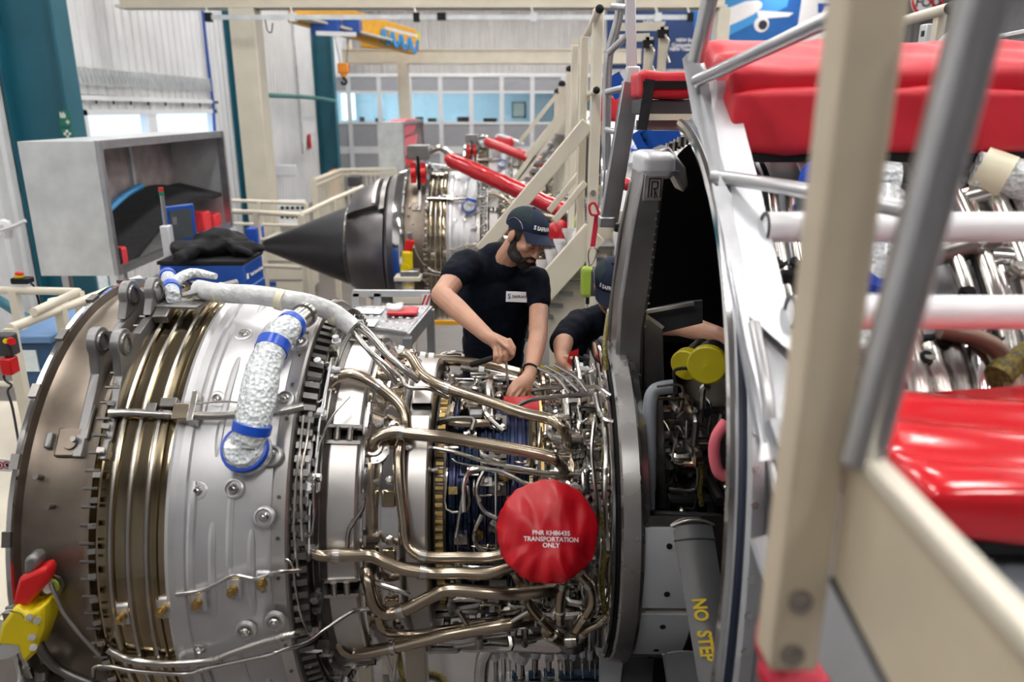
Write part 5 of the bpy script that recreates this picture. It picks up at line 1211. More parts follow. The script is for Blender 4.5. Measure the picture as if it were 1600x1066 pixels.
# ---- the man leaning over the engine
who = thing('person', 'bearded man in navy cap and T-shirt with white badge, tightening a fitting', 'person', (PY(775, 560, 3.6).x, 3.6, ZP))
hc, HR = head_rig(PY(822, 369, 3.42), (.50, -.68, -.46), (.30, -.10, .9))
b = MB(); neck = PY(788, 412, 3.53)
head_prims(b, hc, HR, neck)
shR, elR, wrR = PY(728, 412, 3.50), PY(690, 461, 3.22), PY(762, 526, 2.96)
shL, elL, wrL = PY(838, 436, 3.47), PY(841, 526, 3.20), PY(829, 582, 2.90)
b.chain([neck, PY(785, 445, 3.58)], [.062, .08]); b.chain([shR, PY(712, 432, 3.4), elR], [.056, .054, .047]); b.chain([elR, elR.lerp(wrR, .35), wrR], [.046, .045, .030])
b.chain([shL, PY(842, 480, 3.41), elL], [.046, .045, .042]); b.chain([elL, elL.lerp(wrL, .35), wrL], [.041, .040, .027])
# right hand closed round the tool
b.chain([wrR, PY(776, 534, 2.93), PY(787, 538, 2.91)], [.028, .031, .028]); b.chain([PY(776, 540, 2.92), PY(781, 546, 2.91)], [.024, .022])
fingers(b, None, [[(796, 532, 2.90), (803, 544, 2.875), (801, 556, 2.87), (796, 561, 2.88)], [(790, 538, 2.89), (794, 551, 2.86), (791, 563, 2.865), (787, 566, 2.885)], [(782, 543, 2.89), (784, 556, 2.86), (781, 566, 2.865), (778, 567, 2.885)], [(774, 545, 2.90), (774, 557, 2.875), (772, 564, 2.88), (770, 564, 2.895)],
                  [(777, 530, 2.91), (793, 543, 2.85), (801, 553, 2.845)]], r=.0098)
# left hand pinching the fitting
b.chain([wrL, PY(822, 596, 2.850), PY(815, 602, 2.820)], [.027, .031, .028]); b.chain([PY(824, 602, 2.840), PY(820, 608, 2.820)], [.024, .021])
fingers(b, None, [[(808, 597, 2.810), (799, 606, 2.790), (793, 617, 2.785)], [(810, 603, 2.800), (801, 613, 2.775), (795, 625, 2.770)], [(814, 609, 2.800), (806, 620, 2.775), (799, 630, 2.770)], [(820, 613, 2.810), (814, 623, 2.790), (807, 631, 2.785)], [(815, 590, 2.840), (804, 597, 2.810), (796, 608, 2.795)]], r=.0092)
fuse(b, 'body', 'skin', who, .0042, 4)
# clothing
s = MB()
s.ell(PY(780, 455, 3.60), (.165, .120, .16), Matrix.Rotation(R_(-14), 3, 'Z'))
for k_ in range(7): s.ell(PY(777-1.5*k_, 475+20*k_, 3.61+.018*k_), (.162-.002*k_, .118, .13))
s.chain([PY(736, 418, 3.53), PY(783, 425, 3.58), PY(830, 440, 3.51)], [.074, .085, .062]); s.chain([PY(731, 414, 3.50), PY(709, 431, 3.37)], [.072, .064]); s.chain([PY(836, 440, 3.48), PY(842, 472, 3.42)], [.066, .054])
s.chain([PY(758, 408, 3.58), PY(778, 400, 3.57), PY(792, 418, 3.52)], [.06, .064, .066]); s.ell(PY(806, 466, 3.565), (.08, .085, .12)); s.ell(PY(742, 470, 3.58), (.085, .085, .14))
sh = fuse(s, 'shirt', 'navy_cloth', who, .007, 4)
wrinkle(sh, lambda p: .009*noise.noise(V((p.x*14, p.y*14, p.z*5))) + .004*noise.noise(p*30) + .003)
tr = MB()
hp = PY(768, 590, 3.72)
for sx in (-1, 1): tr.chain([V((hp.x+sx*.09, hp.y, hp.z-.05)), V((hp.x+sx*.10, hp.y-.06, ZP+.52)), V((hp.x+sx*.10, hp.y, ZP+.10))], [.095, .068, .055])
fuse(tr, 'trousers', 'navy_cloth', who, .012, 3)
for sx in (-1, 1): MB().soft((hp.x+sx*.10, hp.y-.06, ZP+.05), (.10, .28, .10), None, .035).build('shoe', 'rubber', who)
bd = PY(807, 464, 3.405); bx, by_ = V((.98, .10, -.06)).normalized(), V((.0, .25, .97)); bn = bx.cross(by_).normalized(); by_ = bn.cross(bx)
bg = MB().prism([bd+bx*a_+by_*b_ for a_, b_ in ((-.048, -.024), (.048, -.024), (.048, .024), (-.048, .024))], bn*.003).build('badge', 'print_white', who, bevel=.003)
text('SAFRAN', .0175, bd+bx*.012+bn*.0035, bx, by_, 'print_black', bg, bold=.0004); text('S', .030, bd-bx*.034+bn*.0035, bx, by_, 'print_blue', bg, bold=.0008)
# beard, hair, brows, lashes, cap
T = lambda p: hc + HR @ V(p)
patch(hc, HR, (0, .028, -.038), (.064, .0695, .0865), -112, 112, -80, -10, 36, 10, lambda a: (-86, -30+26*min(1, abs(a)/62)**1.5+(20*max(0, (abs(a)-75)/37))), .003).build('beard', 'hair', who)
bb = MB(); bb.ell(T((0, .064, -.101)), (.039, .034, .029), HR); bb.ell(T((0, .098, -.051)), (.026, .009, .006), HR)
for s_ in (-1, 1):
    bb.ell(T((s_*.043, .036, -.081)), (.0255, .047, .031), HR); bb.ell(T((s_*.060, .014, -.060)), (.0135, .020, .040), HR); bb.ell(T((s_*.069, .004, -.020)), (.008, .012, .035), HR); bb.caps(T((s_*.026, .092, -.056)), T((s_*.034, .076, -.090)), .006, .012)
fuse(bb, 'beard', 'hair', who, .004, 2)
patch(hc, HR, (0, -.012, .03), (.076, .096, .086), 62, 298, -35, 10, 36, 6, None, .002).build('hair', 'hair', who)
for s_ in (-1, 1):
    MB().tube([T((s_*.014, .099, .024)), T((s_*.032, .097, .030)), T((s_*.052, .084, .025))], [.003, .0042, .002], 6, 3).build('eyebrow', 'hair', who)
    MB().tube([T((s_*.020, .0955, .001)), T((s_*.032, .0965, -.002)), T((s_*.045, .090, .001))], .0016, 6, 3).build('eyelash', 'hair', who)
MB().ell(T((0, .0965, -.066)), (.021, .0085, .0065), HR).build('lips', 'lip', who)
cap_on(who, hc, HR @ Matrix.Rotation(R_(11), 3, 'X'), 6)
d = (wrL-PY(822, 596, 2.85)).normalized(); c = wrL.lerp(elL, .06); s1, u1 = frame_of(d)
MB().tube([c+(s1*math.cos(k*.3142)+u1*math.sin(k*.3142))*.0315 for k in range(21)], .004, 6, 1).build('wristband', 'black', who)
t = thing('ratchet', 'ratchet with black handle and steel shaft in the right hand of the bearded man', 'tool', PY(790, 575, 3.0))
MB().caps(PY(738, 570, 2.88), PY(768, 560, 2.88), .012, .011).build('handle', 'rubber', t); MB().caps(PY(768, 560, 2.88), PY(790, 559, 2.88), .008, .012).build('head', 'steel', t)
MB().cyl(PY(790, 556, 2.88), PY(794, 606, 2.86), .0055).cyl(PY(793.5, 600, 2.862), PY(794.2, 614, 2.858), .010).build('shaft', 'chrome', t)
simple('red_tag', 'small red protective patch under the fingers of the bearded man', 'tag', MB().soft(CY(815, 633, .42), (.13, .07, .012), Matrix.Rotation(R_(40), 3, 'X'), .005, .01, 14, 6), 'red_cap')

# ---- second man, half hidden by the engine strut
who2 = thing('person', 'man in navy cap half hidden behind the grey strut, arm inside the engine', 'person', (PY(940, 560, 3.5).x, 3.55, ZP))
hc2, HR2 = head_rig(PY(957, 446, 3.50), (-.12, -.85, -.55), (-.05, -.3, .95))
b = MB(); neck2 = PY(957, 490, 3.60); head_prims(b, hc2, HR2, neck2); b.chain([neck2, PY(955, 520, 3.65)], [.06, .08])
sR, eR, wR = PY(905, 505, 3.56), PY(881, 530, 3.34), PY(877, 556, 3.12)
b.chain([sR, eR], [.056, .046]); b.chain([eR, eR.lerp(wR, .4), wR], [.047, .044, .030])
b.chain([wR, PY(880, 564, 3.05), PY(886, 568, 3.02)], [.029, .031, .028])
fingers(b, None, [[(893, 562, 3.01), (900, 568, 2.99), (898, 577, 2.985)], [(891, 568, 3.0), (898, 576, 2.98), (894, 583, 2.98)], [(886, 573, 3.0), (891, 581, 2.98), (888, 587, 2.98)], [(880, 574, 3.02), (883, 583, 3.0), (880, 588, 3.0)], [(883, 558, 3.02), (893, 559, 2.98), (899, 563, 2.97)]], r=.0082)
sL, eL, wL = PY(1003, 505, 3.58), PY(1062, 508, 3.20), PY(1122, 522, 3.0)
b.chain([sL, eL], [.056, .048]); b.chain([eL, eL.lerp(wL, .4), wL], [.048, .047, .032]); b.chain([wL, wL+V((.06, -.05, -.03))], [.032, .03])
q = wL+V((.06, -.05, -.03))
for k in range(4): b.chain([q+V((.01, -.01, .02-.016*k)), q+V((.05, -.03, .015-.016*k)), q+V((.07, -.03, -.01-.016*k))], [.0095, .009, .008])
b.chain([q+V((0, -.02, .01)), q+V((.03, -.05, .0))], [.011, .009])
fuse(b, 'body', 'skin', who2, .0048, 4)
s = MB(); s.ell(PY(948, 555, 3.66), (.19, .13, .24)); s.ell(PY(948, 620, 3.70), (.17, .125, .22)); s.chain([PY(908, 508, 3.58), PY(955, 498, 3.63), PY(1000, 508, 3.60)], [.07, .085, .07]); s.chain([PY(905, 508, 3.56), PY(879, 533, 3.33)], [.074, .062]); s.chain([PY(1002, 508, 3.58), PY(1035, 508, 3.38)], [.07, .062])
sh = fuse(s, 'shirt', 'navy_cloth', who2, .008, 4)
wrinkle(sh, lambda p: .009*noise.noise(V((p.x*14, p.y*14, p.z*5))) + .004*noise.noise(p*30) + .003)
tr = MB(); hp = PY(948, 620, 3.72)
for sx in (-1, 1): tr.chain([V((hp.x+sx*.09, hp.y, hp.z-.0)), V((hp.x+sx*.10, hp.y-.06, ZP+.50)), V((hp.x+sx*.10, hp.y, ZP+.10))], [.095, .068, .055])
fuse(tr, 'trousers', 'navy_cloth', who2, .012, 3)
for sx in (-1, 1): MB().soft((hp.x+sx*.10, hp.y-.06, ZP+.05), (.10, .28, .10), None, .035).build('shoe', 'rubber', who2)
patch(hc2, HR2, (0, .028, -.038), (.0635, .0685, .0865), -112, 112, -80, -10, 30, 8, lambda a: (-86, -34+26*min(1, abs(a)/62)**1.5), .002).build('beard', 'hair', who2)
patch(hc2, HR2, (0, -.012, .03), (.076, .096, .086), 62, 298, -35, 10, 30, 6, None, .002).build('hair', 'hair', who2)
T2 = lambda p: hc2 + HR2 @ V(p)
for s_ in (-1, 1): MB().tube([T2((s_*.014, .099, .024)), T2((s_*.032, .097, .030)), T2((s_*.052, .084, .025))], [.003, .0042, .002], 6, 3).build('eyebrow', 'hair', who2)
cap_on(who2, hc2, HR2, 12)
simple('red_cloth', 'red cloth held up by the half hidden man', 'cloth', MB().add([PY(u, v, 2.98+.02*k) for k in (0, .4) for u, v in ((886, 566), (890, 550), (904, 545), (903, 566), (893, 572))], [(0, 1, 2, 3, 4), (9, 8, 7, 6, 5)] + [(i, 5+i, 5+(i+1) % 5, (i+1) % 5) for i in range(5)]), 'red_cap')
t = thing('plastic_bag', 'clear plastic bag tied over a pipe end below the second man', 'bag', PY(905, 590, 3.05))
o = MB().ell(PY(908, 582, 2.95), (.042, .03, .035)).build('bag', 'plastic_bag', t)
for v in o.data.vertices: v.co += noise.noise_vector(v.co*40)*.014
MB().cyl(PY(886, 588, 2.96), PY(897, 585, 2.95), .012).build('pipe_end', 'white_frame', t)
t = thing('plastic_bag', 'clear plastic bag hanging beside the peak of the second man', 'bag', PY(956, 515, 2.95))
o = MB().ell(PY(957, 497, 2.95), (.028, .03, .055)).build('bag', 'plastic_bag', t)
for v in o.data.vertices: v.co += noise.noise_vector(v.co*40)*.012
MB().tube([PY(957, 482, 2.95), PY(960, 460, 2.93), PY(966, 430, 2.92)], .004, 6).build('cord', 'yb_cord', t)
simple('marker_rod', 'yellow rod lying on the engine beside the second man', 'rod', MB().cyl(PY(845, 574, 3.2), PY(900, 583, 3.12), .009), 'yellow')
# platform the men stand on
d = thing('work_platform', 'grey work platform behind the near engine on which both men stand', 'platform', (.1, 3.9, 0))
MB().span((-.9, 3.40, ZP-.06), (1.4, 4.25, ZP)).build('deck', 'galv', d)
for x, y in ((-.8, 3.5), (1.3, 3.5), (-.8, 4.15), (1.3, 4.15)): MB().beam((x, y, 0), (x, y, ZP-.06), .07, .07).build('leg', 'cream', d)
simple('back_supports', 'yellow kick board at the foot of the cream stairs', 'board', MB().span(PY(674, 508, 7), PY(752, 500, 7.05)), 'crane_yellow')

# ================================================================ ALUMINIUM STEP BEHIND THE ENGINE
t = thing('step_platform', 'aluminium step platform with dimpled deck behind the near engine', 'platform', (PY(615, 500, 4.9).x, 4.9, 0))
zS = PY(600, 482, 4.85).z
c4 = [PZ(546, 508, zS), PZ(636, 520, zS), PZ(672, 477, zS), PZ(556, 478, zS)]
MB().prism(c4, (0, 0, -.03)).build('deck', 'alu', t, bevel=.004)
for i in range(9):
    for j in range(5):
        p = c4[0].lerp(c4[1], (i+.5)/9).lerp(c4[3].lerp(c4[2], (i+.5)/9), (j+.5)/5); MB().disc(p, Z3, [(0, .016), (.004, .013), (.006, 0)], 8).build('dimple', 'alu', t)
MB().prism([c4[0], c4[1], c4[1]-V((0, 0, .10)), c4[0]-V((0, 0, .10))], (0, .02, 0)).build('front_edge', 'alu', t); MB().beam(c4[1]-V((0, 0, .05)), c4[2]-V((0, 0, .05)), .03, .09).build('side_edge', 'alu', t)
MB().beam(PY(552, 458, 5.3), PY(672, 459, 5.3), .03, .045).build('top_rail', 'alu_white', t); MB().beam(PY(546, 492, 4.75), PY(646, 494, 4.75), .03, .045).build('front_rail', 'alu_white', t)
for u in (556, 590): MB().beam(PY(u, 458, 5.3), PY(u, 480, 5.3), .05, .03, up=(0, 1, 0)).build('rail_post', 'alu_white', t)
for q in (c4[1], c4[2], c4[0], c4[3]): MB().beam((q.x, q.y, 0), (q.x, q.y, zS-.03), .05, .05).build('leg', 'alu', t)
for u, v, y in ((666, 469, 5.2), (641, 508, 4.7)):
    h = MB().prism([PY(u-7, v-9, y), PY(u+7, v-9, y), PY(u+5, v+9, y), PY(u-7, v+9, y)], (0, .004, 0)).build('hazard_label', 'hazard_white', t)
    for k in (-1, 1): MB().prism([PY(u-5+k*3, v+8, y-.002), PY(u-2+k*3, v+8, y-.002), PY(u+4+k*3, v-8, y-.002), PY(u+1+k*3, v-8, y-.002)], (0, .001, 0)).build('stripe', 'red_paint', h)
def flat(name, lab, cat, pts, m, h=.003): return simple(name, lab, cat, MB().prism([PZ(u, v, zS+.008) for u, v in pts], (0, 0, h)), m)
flat('paper_sheet', 'printed paper sheet on the left of the dimpled aluminium deck', 'paper', ((550, 482), (602, 483), (594, 491), (546, 490)), 'paper'); flat('paper_sheet', 'printed paper sheet with blue edge at the front of the dimpled deck', 'paper', ((562, 500), (592, 500), (584, 511), (552, 508)), 'white')
b_ = thing('bagged_cloth', 'red cloth folded in a clear plastic bag on the dimpled deck', 'bag', PZ(628, 488, zS))
MB().soft(PZ(630, 486, zS+.02), (.19, .16, .02), None, .008, .01, 12, 8).build('red_cloth', 'red_cap', b_); o = MB().soft(PZ(616, 480, zS+.035), (.11, .12, .03), None, .012, .02, 14, 8).build('bag', 'plastic_bag', b_)

# ================================================================ CREAM STAIRS
def stair(label, base, k, y):
    """posts, handrails and stringers in picture steps, at depth y; k scales the far copy about its own corner"""
    t = thing('access_stair', label, 'stairs', PZ(*base, 0), 'cream access stairs'); return t
y = 4.75
t = thing('access_stair', 'cream access stairs with tall posts rising right behind the bearded man', 'stairs', (PY(925, 450, y).x, y, 0), 'cream access stairs')
xp = PY(925, 240, y).x
for dx, dy, pw in ((.012, 0, .062), (-.052, .12, .046), (-.06, .75, .045)):
    MB().beam((xp+dx, y+dy, 0), (xp+dx, y+dy, PY(935, 14 if dy == 0 else 55, y).z), pw, .07, up=(0, 1, 0)).build('post', 'cream', t, bevel=.006)
MB().tube([PY(937, 14, y-.25), PY(925, 40, y+.15), PY(912, 66, y+.7)], .022, 12, 1).build('top_rail', 'cream', t); MB().ell(PY(937, 14, y-.26), (.024, .02, .024)).build('end_cap', 'black', t)
MB().tube([PY(932, 141, y-.2), PY(922, 150, y+.2), PY(910, 160, y+.7)], .02, 12, 1).build('mid_rail', 'cream', t); MB().ell(PY(932, 141, y-.21), (.021, .02, .021)).build('end_cap', 'black', t)
for (a, b_, wd, hh, dy) in (((918, 193), (752, 392), .05, .085, 0), ((915, 285), (866, 346), .03, .04, 0), ((905, 272), (858, 330), .03, .04, .3), ((905, 205), (800, 330), .05, .07, .75), ((930, 362), (842, 462), .05, .16, .0), ((915, 370), (830, 462), .05, .16, .75)):
    MB().beam(PY(*a, y+dy), PY(*b_, y+dy), wd, hh).build('stringer' if hh > .1 else 'handrail', 'cream', t, bevel=.006)
for i in range(9):
    f = i/8; p = PY(925, 385, y).lerp(PY(800, 530, y), f); MB().span((p.x-.14, y, p.z-.02), (p.x+.14, y+.75, p.z)).build('tread', 'alu', t)
MB().prism([PY(u, v, y+.06) for u, v in ((858, 470), (922, 395), (948, 395), (948, 640), (858, 640))], (0, .04, 0)).build('side_panel', 'cream', t)
MB().prism([PY(u, v, y+.3) for u, v in ((930, 330), (990, 330), (985, 600), (925, 600))], (0, .05, 0)).build('back_panel', 'cream', t)
MB().beam(PY(898, 60, y+.9), PY(902, 300, y+.9), .05, .05, up=(0, 1, 0)).build('rail_post', 'cream', t)
for u, v in ((927, 301),): MB().cyl(PY(u, v, y-.04), PY(u, v, y-.06), .016, n=10).build('bolt', 'steel', t)
simple('red_pad', 'red pad with black lower edge seen between the cream post and the ladder', 'pad', MB().soft(PY(953, 170, 7.2), (.19, .2, .22), None, .03, .01, 8, 8), 'red_cloth')
# far stair
y = 10.6
t = thing('access_stair', 'far cream access stairs rising beside the farthest engine', 'stairs', (PY(885, 300, y).x, y, 0), 'cream access stairs')
for u, v in ((890, 112), (878, 135), (871, 147)):
    p = PY(u, v, y); MB().beam((p.x, y, 0), p, .09, .07, up=(0, 1, 0)).build('post', 'cream', t); MB().ell(p+V((0, 0, .03)), (.05, .05, .05)).build('end_cap', 'black', t); y += .4
y = 10.6
for (a, b_, wd, dy) in (((871, 147), (812, 222), .05, 0), ((884, 165), (828, 240), .05, 0), ((890, 190), (838, 262), .05, .4), ((888, 164), (822, 244), .06, .8), ((870, 200), (806, 290), .06, .0), ((882, 180), (790, 300), .08, 0)):
    MB().beam(PY(*a, y+dy), PY(*b_, y+dy), .05, wd).build('handrail', 'cream', t)
for i in range(8):
    f = i/7; p = PY(880, 210, y).lerp(PY(800, 310, y), f); MB().span((p.x-.14, y, p.z-.02), (p.x+.14, y+.7, p.z)).build('tread', 'alu', t)
MB().beam(PY(897, 106, y+.2), PY(893, 250, y+.2), .09, .06, up=(0, 1, 0)).build('ladder_rail', 'alu', t); simple('red_pad', 'narrow red pad on the far ladder behind the cream posts', 'pad', MB().box(PY(893, 174, y+.1), (.08, .2, .2)), 'red_cloth', bevel=.02)
# fall arrester on red sling
t = thing('fall_arrester', 'lime green retractable fall arrester hanging from a red sling', 'fall arrester', PY(920, 470, 4.5)); yk = 4.55
MB().soft(PY(917, 440, yk), (.075, .09, .185), None, .025).build('case', 'lime', t); MB().soft(PY(927, 440, yk), (.05, .10, .17), None, .02).build('case_half', 'dark_grey', t)
MB().cyl(PY(918, 463, yk), PY(918, 475, yk), .012).build('nozzle', 'black', t); MB().cyl(PY(918, 475, yk), PY(919, 520, yk), .003, n=6).build('cable', 'black', t)
def ring(pts, y_, r_): return MB().tube([PY(u, v, y_) for u, v in pts], r_, 8, 4)
ring([(921, 416), (919, 400), (922, 388), (930, 387), (932, 396), (927, 410), (921, 416)], yk, .005).build('carabiner', 'steel', t)
MB().beam(PY(926, 386, yk), PY(933, 336, yk), .008, .03, up=(1, 0, 0)).build('sling', 'red_strap', t); ring([(936, 336), (924, 335), (921, 322), (928, 317), (933, 325), (936, 336)], yk-.02, .008).build('shackle', 'red_strap', t)
t = thing('fall_arrester', 'lime green fall arrester on the stairs behind the red cover', 'fall arrester', PY(897, 372, 6.2)); MB().soft(PY(897, 357, 6.2), (.05, .12, .17), None, .02).build('case', 'lime', t); MB().tube([PY(897, 341, 6.2), PY(898, 325, 6.2), PY(896, 310, 6.2)], .01, 6).build('hook', 'steel', t)
t = thing('marker_post', 'white post with black top beside the aluminium ladder', 'post', PY(968, 405, 5.0)); a, b_ = PY(969, 362, 5.0), PY(966, 470, 5.0)
MB().beam(a, b_, .09, .07, up=(0, 1, 0)).build('body', 'white_tube', t, bevel=.01); MB().beam(PY(969.6, 350, 5.0), a, .08, .06, up=(0, 1, 0)).build('top', 'black', t, bevel=.008)

# ================================================================ ALUMINIUM LADDER AND BRIDGE OVER THE ENGINE
y = 3.35
t = thing('ladder', 'aluminium ladder with tube handrail standing left of the small red pad', 'ladder', PY(960, 345, y))
MB().beam(PY(984, -20, y), PY(987, 112, y), .04, .04, up=(0, 1, 0)).build('upright', 'alu_white', t, bevel=.004); MB().box(PY(988, 118, y), (.055, .06, .07)).build('joint', 'alu_white', t, bevel=.006)
MB().beam(PY(987, 128, y), PY(951, 345, y), .075, .06, up=(0, 1, 0)).build('leg', 'alu', t, bevel=.004); MB().box(PY(948, 346, y), (.07, .07, .045)).build('foot', 'alu', t, bevel=.006)
MB().tube([PY(972, -20, y+.1), PY(966, 30, y+.1), PY(951, 90, y+.1), PY(948, 170, y+.1), PY(948, 265, y+.1)], .019, 12).build('handrail', 'alu_tube', t)
for a, b_ in (((952, 82), (978, 57)), ((948, 144), (980, 136)), ((948, 203), (968, 207)), ((958, 10), (980, 12))): MB().cyl(PY(*a, y+.08), PY(*b_, y), .014).build('rung', 'alu', t)
for u0, v0, u1, v1 in ((956, 118, 972, 150), (996, 205, 1014, 240)): MB().beam(PY(u0, v0, y+1.2), PY(u1, v1, y+1.2), .02, .09).build('blue_step', 'blue_paint', t)
# small red pad with black straps on a dark step
t = thing('red_pad', 'small red pad with black strap on the dark step above the strut', 'pad', PY(1035, 155, 3.1))
xa, xb = PY(1000, 130, 3.0).x, PY(1084, 130, 3.0).x; z1, z0 = PY(1030, 110, 3.0).z, PY(1030, 154, 3.0).z
MB().soft(((xa+xb)/2, 3.12, (z1+z0)/2), (xb-xa, .25, z1-z0), None, .02, .006, 10, 12).build('cushion', 'red_cloth', t)
MB().span((xa+.01, 2.985, z0+.035), (xb, 2.994, z0+.062)).build('strap', 'black', t); MB().beam(PY(1016, 124, 2.98), PY(1003, 203, 2.98), .004, .038, up=(1, 0, 0)).build('strap_tail', 'rubber', t)
t = thing('step_unit', 'dark grey step frame under the small red pad', 'step', PY(1040, 200, 3.15)); 
MB().span((xa+.01, 3.02, PY(1030, 180, 3.0).z), (xb+.05, 3.25, z0-.004)).build('tread', 'dark_grey', t, bevel=.006); MB().span((xa+.01, 3.0, PY(1030, 188, 3.0).z), (xb+.05, 3.02, PY(1030, 178, 3.0).z)).build('lip', 'cream', t); MB().span((xa, 3.03, PY(1030, 204, 3.0).z), (xb+.05, 3.05, PY(1030, 188, 3.0).z)).build('riser', 'frame_grey', t)
t = thing('blue_trolley', 'blue and black trolley frame seen beneath the dark step', 'trolley', PY(1040, 240, 4.6)); 
MB().beam(PY(1000, 206, 4.6), PY(1020, 240, 4.6), .05, .10).build('frame', 'black', t); MB().prism([PY(u, v, 4.7) for u, v in ((1014, 204), (1060, 204), (1072, 226), (1038, 234))], (0, .05, 0)).build('cover', 'blue_paint', t); MB().beam(PY(1008, 204, 4.55), PY(1026, 240, 4.55), .02, .07).build('band', 'blue_paint', t)
# cream rails with karabiner straps behind
t = thing('cream_rail_pair', 'two cream rail ends with black straps and hooks before the banner', 'railing', PY(1030, 110, 6.5)); y = 6.5
for (a, b_, c_) in (((968, 42), (1037, 42), (1030, 108)), ((968, 60), (1014, 58), (1008, 110))):
    MB().beam(PY(*a, y), PY(*b_, y), .06, .055).build('rail', 'cream', t); MB().beam(PY(*b_, y), V((PY(*c_, y).x, y, 0)), .06, .06, up=(0, 1, 0)).build('post', 'cream', t)
    MB().box(PY((b_[0]+c_[0])/2+2, b_[1]+11, y-.04), (.085, .05, .06)).build('strap', 'black', t); MB().tube([PY(b_[0]+2, b_[1]+12, y-.06), PY(b_[0]+8, b_[1]+24, y-.06), PY(b_[0]+5, b_[1]+42, y-.06), PY(b_[0]+9, b_[1]+56, y-.06)], .012, 6).build('hook_line', 'steel', t)
# raked stringer of the bridge, handrails and white rungs
t = thing('access_bridge', 'aluminium access bridge with white tube rungs over the fan case', 'platform', (.55, 1.8, 2.9))
def stp(u, v, y): return PY(u, v, y)
A0, A1 = PY(1090, 92, 2.20), PY(1172, 505, 1.42)
left = [(1066, 92, 2.25), (1074, 83, 2.25), (1090, 84, 2.25), (1108, 131, 2.12), (1129, 263, 1.86), (1142, 292, 1.80), (1158, 408, 1.58), (1169, 492, 1.42), (1204, 720, 1.22), (1186, 720, 1.22), (1148, 503, 1.42), (1129, 411, 1.58), (1119, 319, 1.77), (1103, 240, 1.92), (1082, 180, 2.05)]
MB().prism([PY(*p) for p in left], (.012, .01, 0)).build('stringer_web', 'alu', t)
fl = [(1108, 131, 2.12), (1142, 118, 2.14), (1176, 250, 1.88), (1192, 310, 1.76), (1250, 562, 1.34), (1170, 494, 1.42), (1158, 408, 1.58), (1142, 292, 1.80), (1129, 263, 1.86)]
MB().prism([PY(*p) for p in fl], (0, .012, .01)).build('stringer_flange', 'alu_white', t)
und = [(1170, 494, 1.43), (1248, 562, 1.36), (1240, 640, 1.30), (1222, 720, 1.24), (1204, 720, 1.24)]
MB().prism([PY(*p) for p in und], (0, .012, .01)).build('lower_web', 'alu', t)
MB().beam(PY(1118, 143, 2.08), PY(1150, 141, 2.08), .03, .05).build('cross_piece', 'alu_white', t)
MB().tube([PY(1112, -20, 2.1), PY(1100, 40, 2.1), PY(1087, 96, 2.12)], .021, 14).build('upright_tube', 'alu_tube', t)
MB().tube([PY(1088, 127, 2.12), PY(1200, 75, 1.8), PY(1335, 12, 1.45)], .016, 14).build('handrail', 'alu_tube', t); MB().tube([PY(1116, 276, 1.84), PY(1200, 288, 1.70), PY(1290, 304, 1.58), (PY(1425, 330, 1.42))], .016, 14).build('knee_rail', 'alu_tube', t)
for u, v, y, r_ in ((1196, 355, 1.66, .033), (1236, 488, 1.42, .033)):
    a = PY(u, v, y); MB().cyl(a, a+V((1.1, 0, 0)), r_, n=28).build('rung', 'white_tube', t); MB().disc(a, (-1, 0, 0), [(0, r_*1.02), (.004, r_*1.02), (.004, r_*.8), (-.02, r_*.78), (-.02, 0)], 20).build('rung_end', 'dark_grey', t)
MB().tube([PY(1178, 505, 1.40), PY(1198, 610, 1.30), PY(1206, 700, 1.25), PY(1215, 770, 1.2)], .012, 10).build('brace', 'alu_tube', t)
MB().beam(PY(1206, 660, 1.25), PY(1240, 770, 1.15), .02, .03).build('brace', 'alu', t); MB().beam(PY(1184, 840, 1.2), PY(1240, 1000, 1.1), .03, .012).build('brace', 'alu_white', t)
# big upper red pad
xa = PY(1150, 200, 2.02).x
t = thing('red_pad', 'long red padded cushion on the bridge, upper right', 'pad', (xa+.5, 2.1, 3.38))
z1, z0 = PY(1300, 138, 1.98).z, PY(1300, 240, 1.98).z
foldf = lambda o: 1.1*math.sin(o.x*16+o.y*30+2*noise.noise(o*5))*.5
MB().soft((xa+.60, 2.10, (z0+z1)/2), (1.25, .26, z1-z0), Matrix.Rotation(R_(0), 3, 'Z'), .022, .008, 9, 26, 0, foldf).build('cushion', 'red_cloth', t, sharp=60)
MB().soft((xa+.60, 2.20, z1+.02), (1.25, .40, .16), Matrix.Rotation(R_(14), 3, 'X'), .03, .010, 9, 26, 3, foldf).build('flap', 'red_cloth', t, sharp=60)
MB().span((xa-.01, 1.985, z0-.022), (xa+1.22, 2.2, z0+.004)).build('underside', 'black', t)
# big lower red pad, glossy
xb = PY(1372, 690, 1.18).x; zt_ = PY(1500, 776, .98).z
t = thing('red_pad', 'glossy red vinyl pad with creases, lower right', 'pad', (xb+.3, 1.2, zt_-.12))
def crease(o): return 1.5*math.sin((o.y*22 + o.x*9 + 1.2*noise.noise(V((o.x*4, o.y*4, 0))))*1.6)
MB().soft((xb+.42, 1.20, zt_-.04), (.84, .46, .085), Matrix.Rotation(R_(-3), 3, 'Z'), .02, .0065, 5, 40, 1, crease).build('cushion', 'red_vinyl', t, sharp=70)
MB().span((xb+.02, .99, zt_-.10), (xb+.84, 1.40, zt_-.082)).build('base', 'black', t)
simple('bridge_deck', 'dark plywood tread with brown edge below the glossy red pad', 'tread', MB().span((xb+.0, .78, zt_-.16), (xb+.9, 1.42, zt_-.135)), 'grey_paint', bevel=.004)
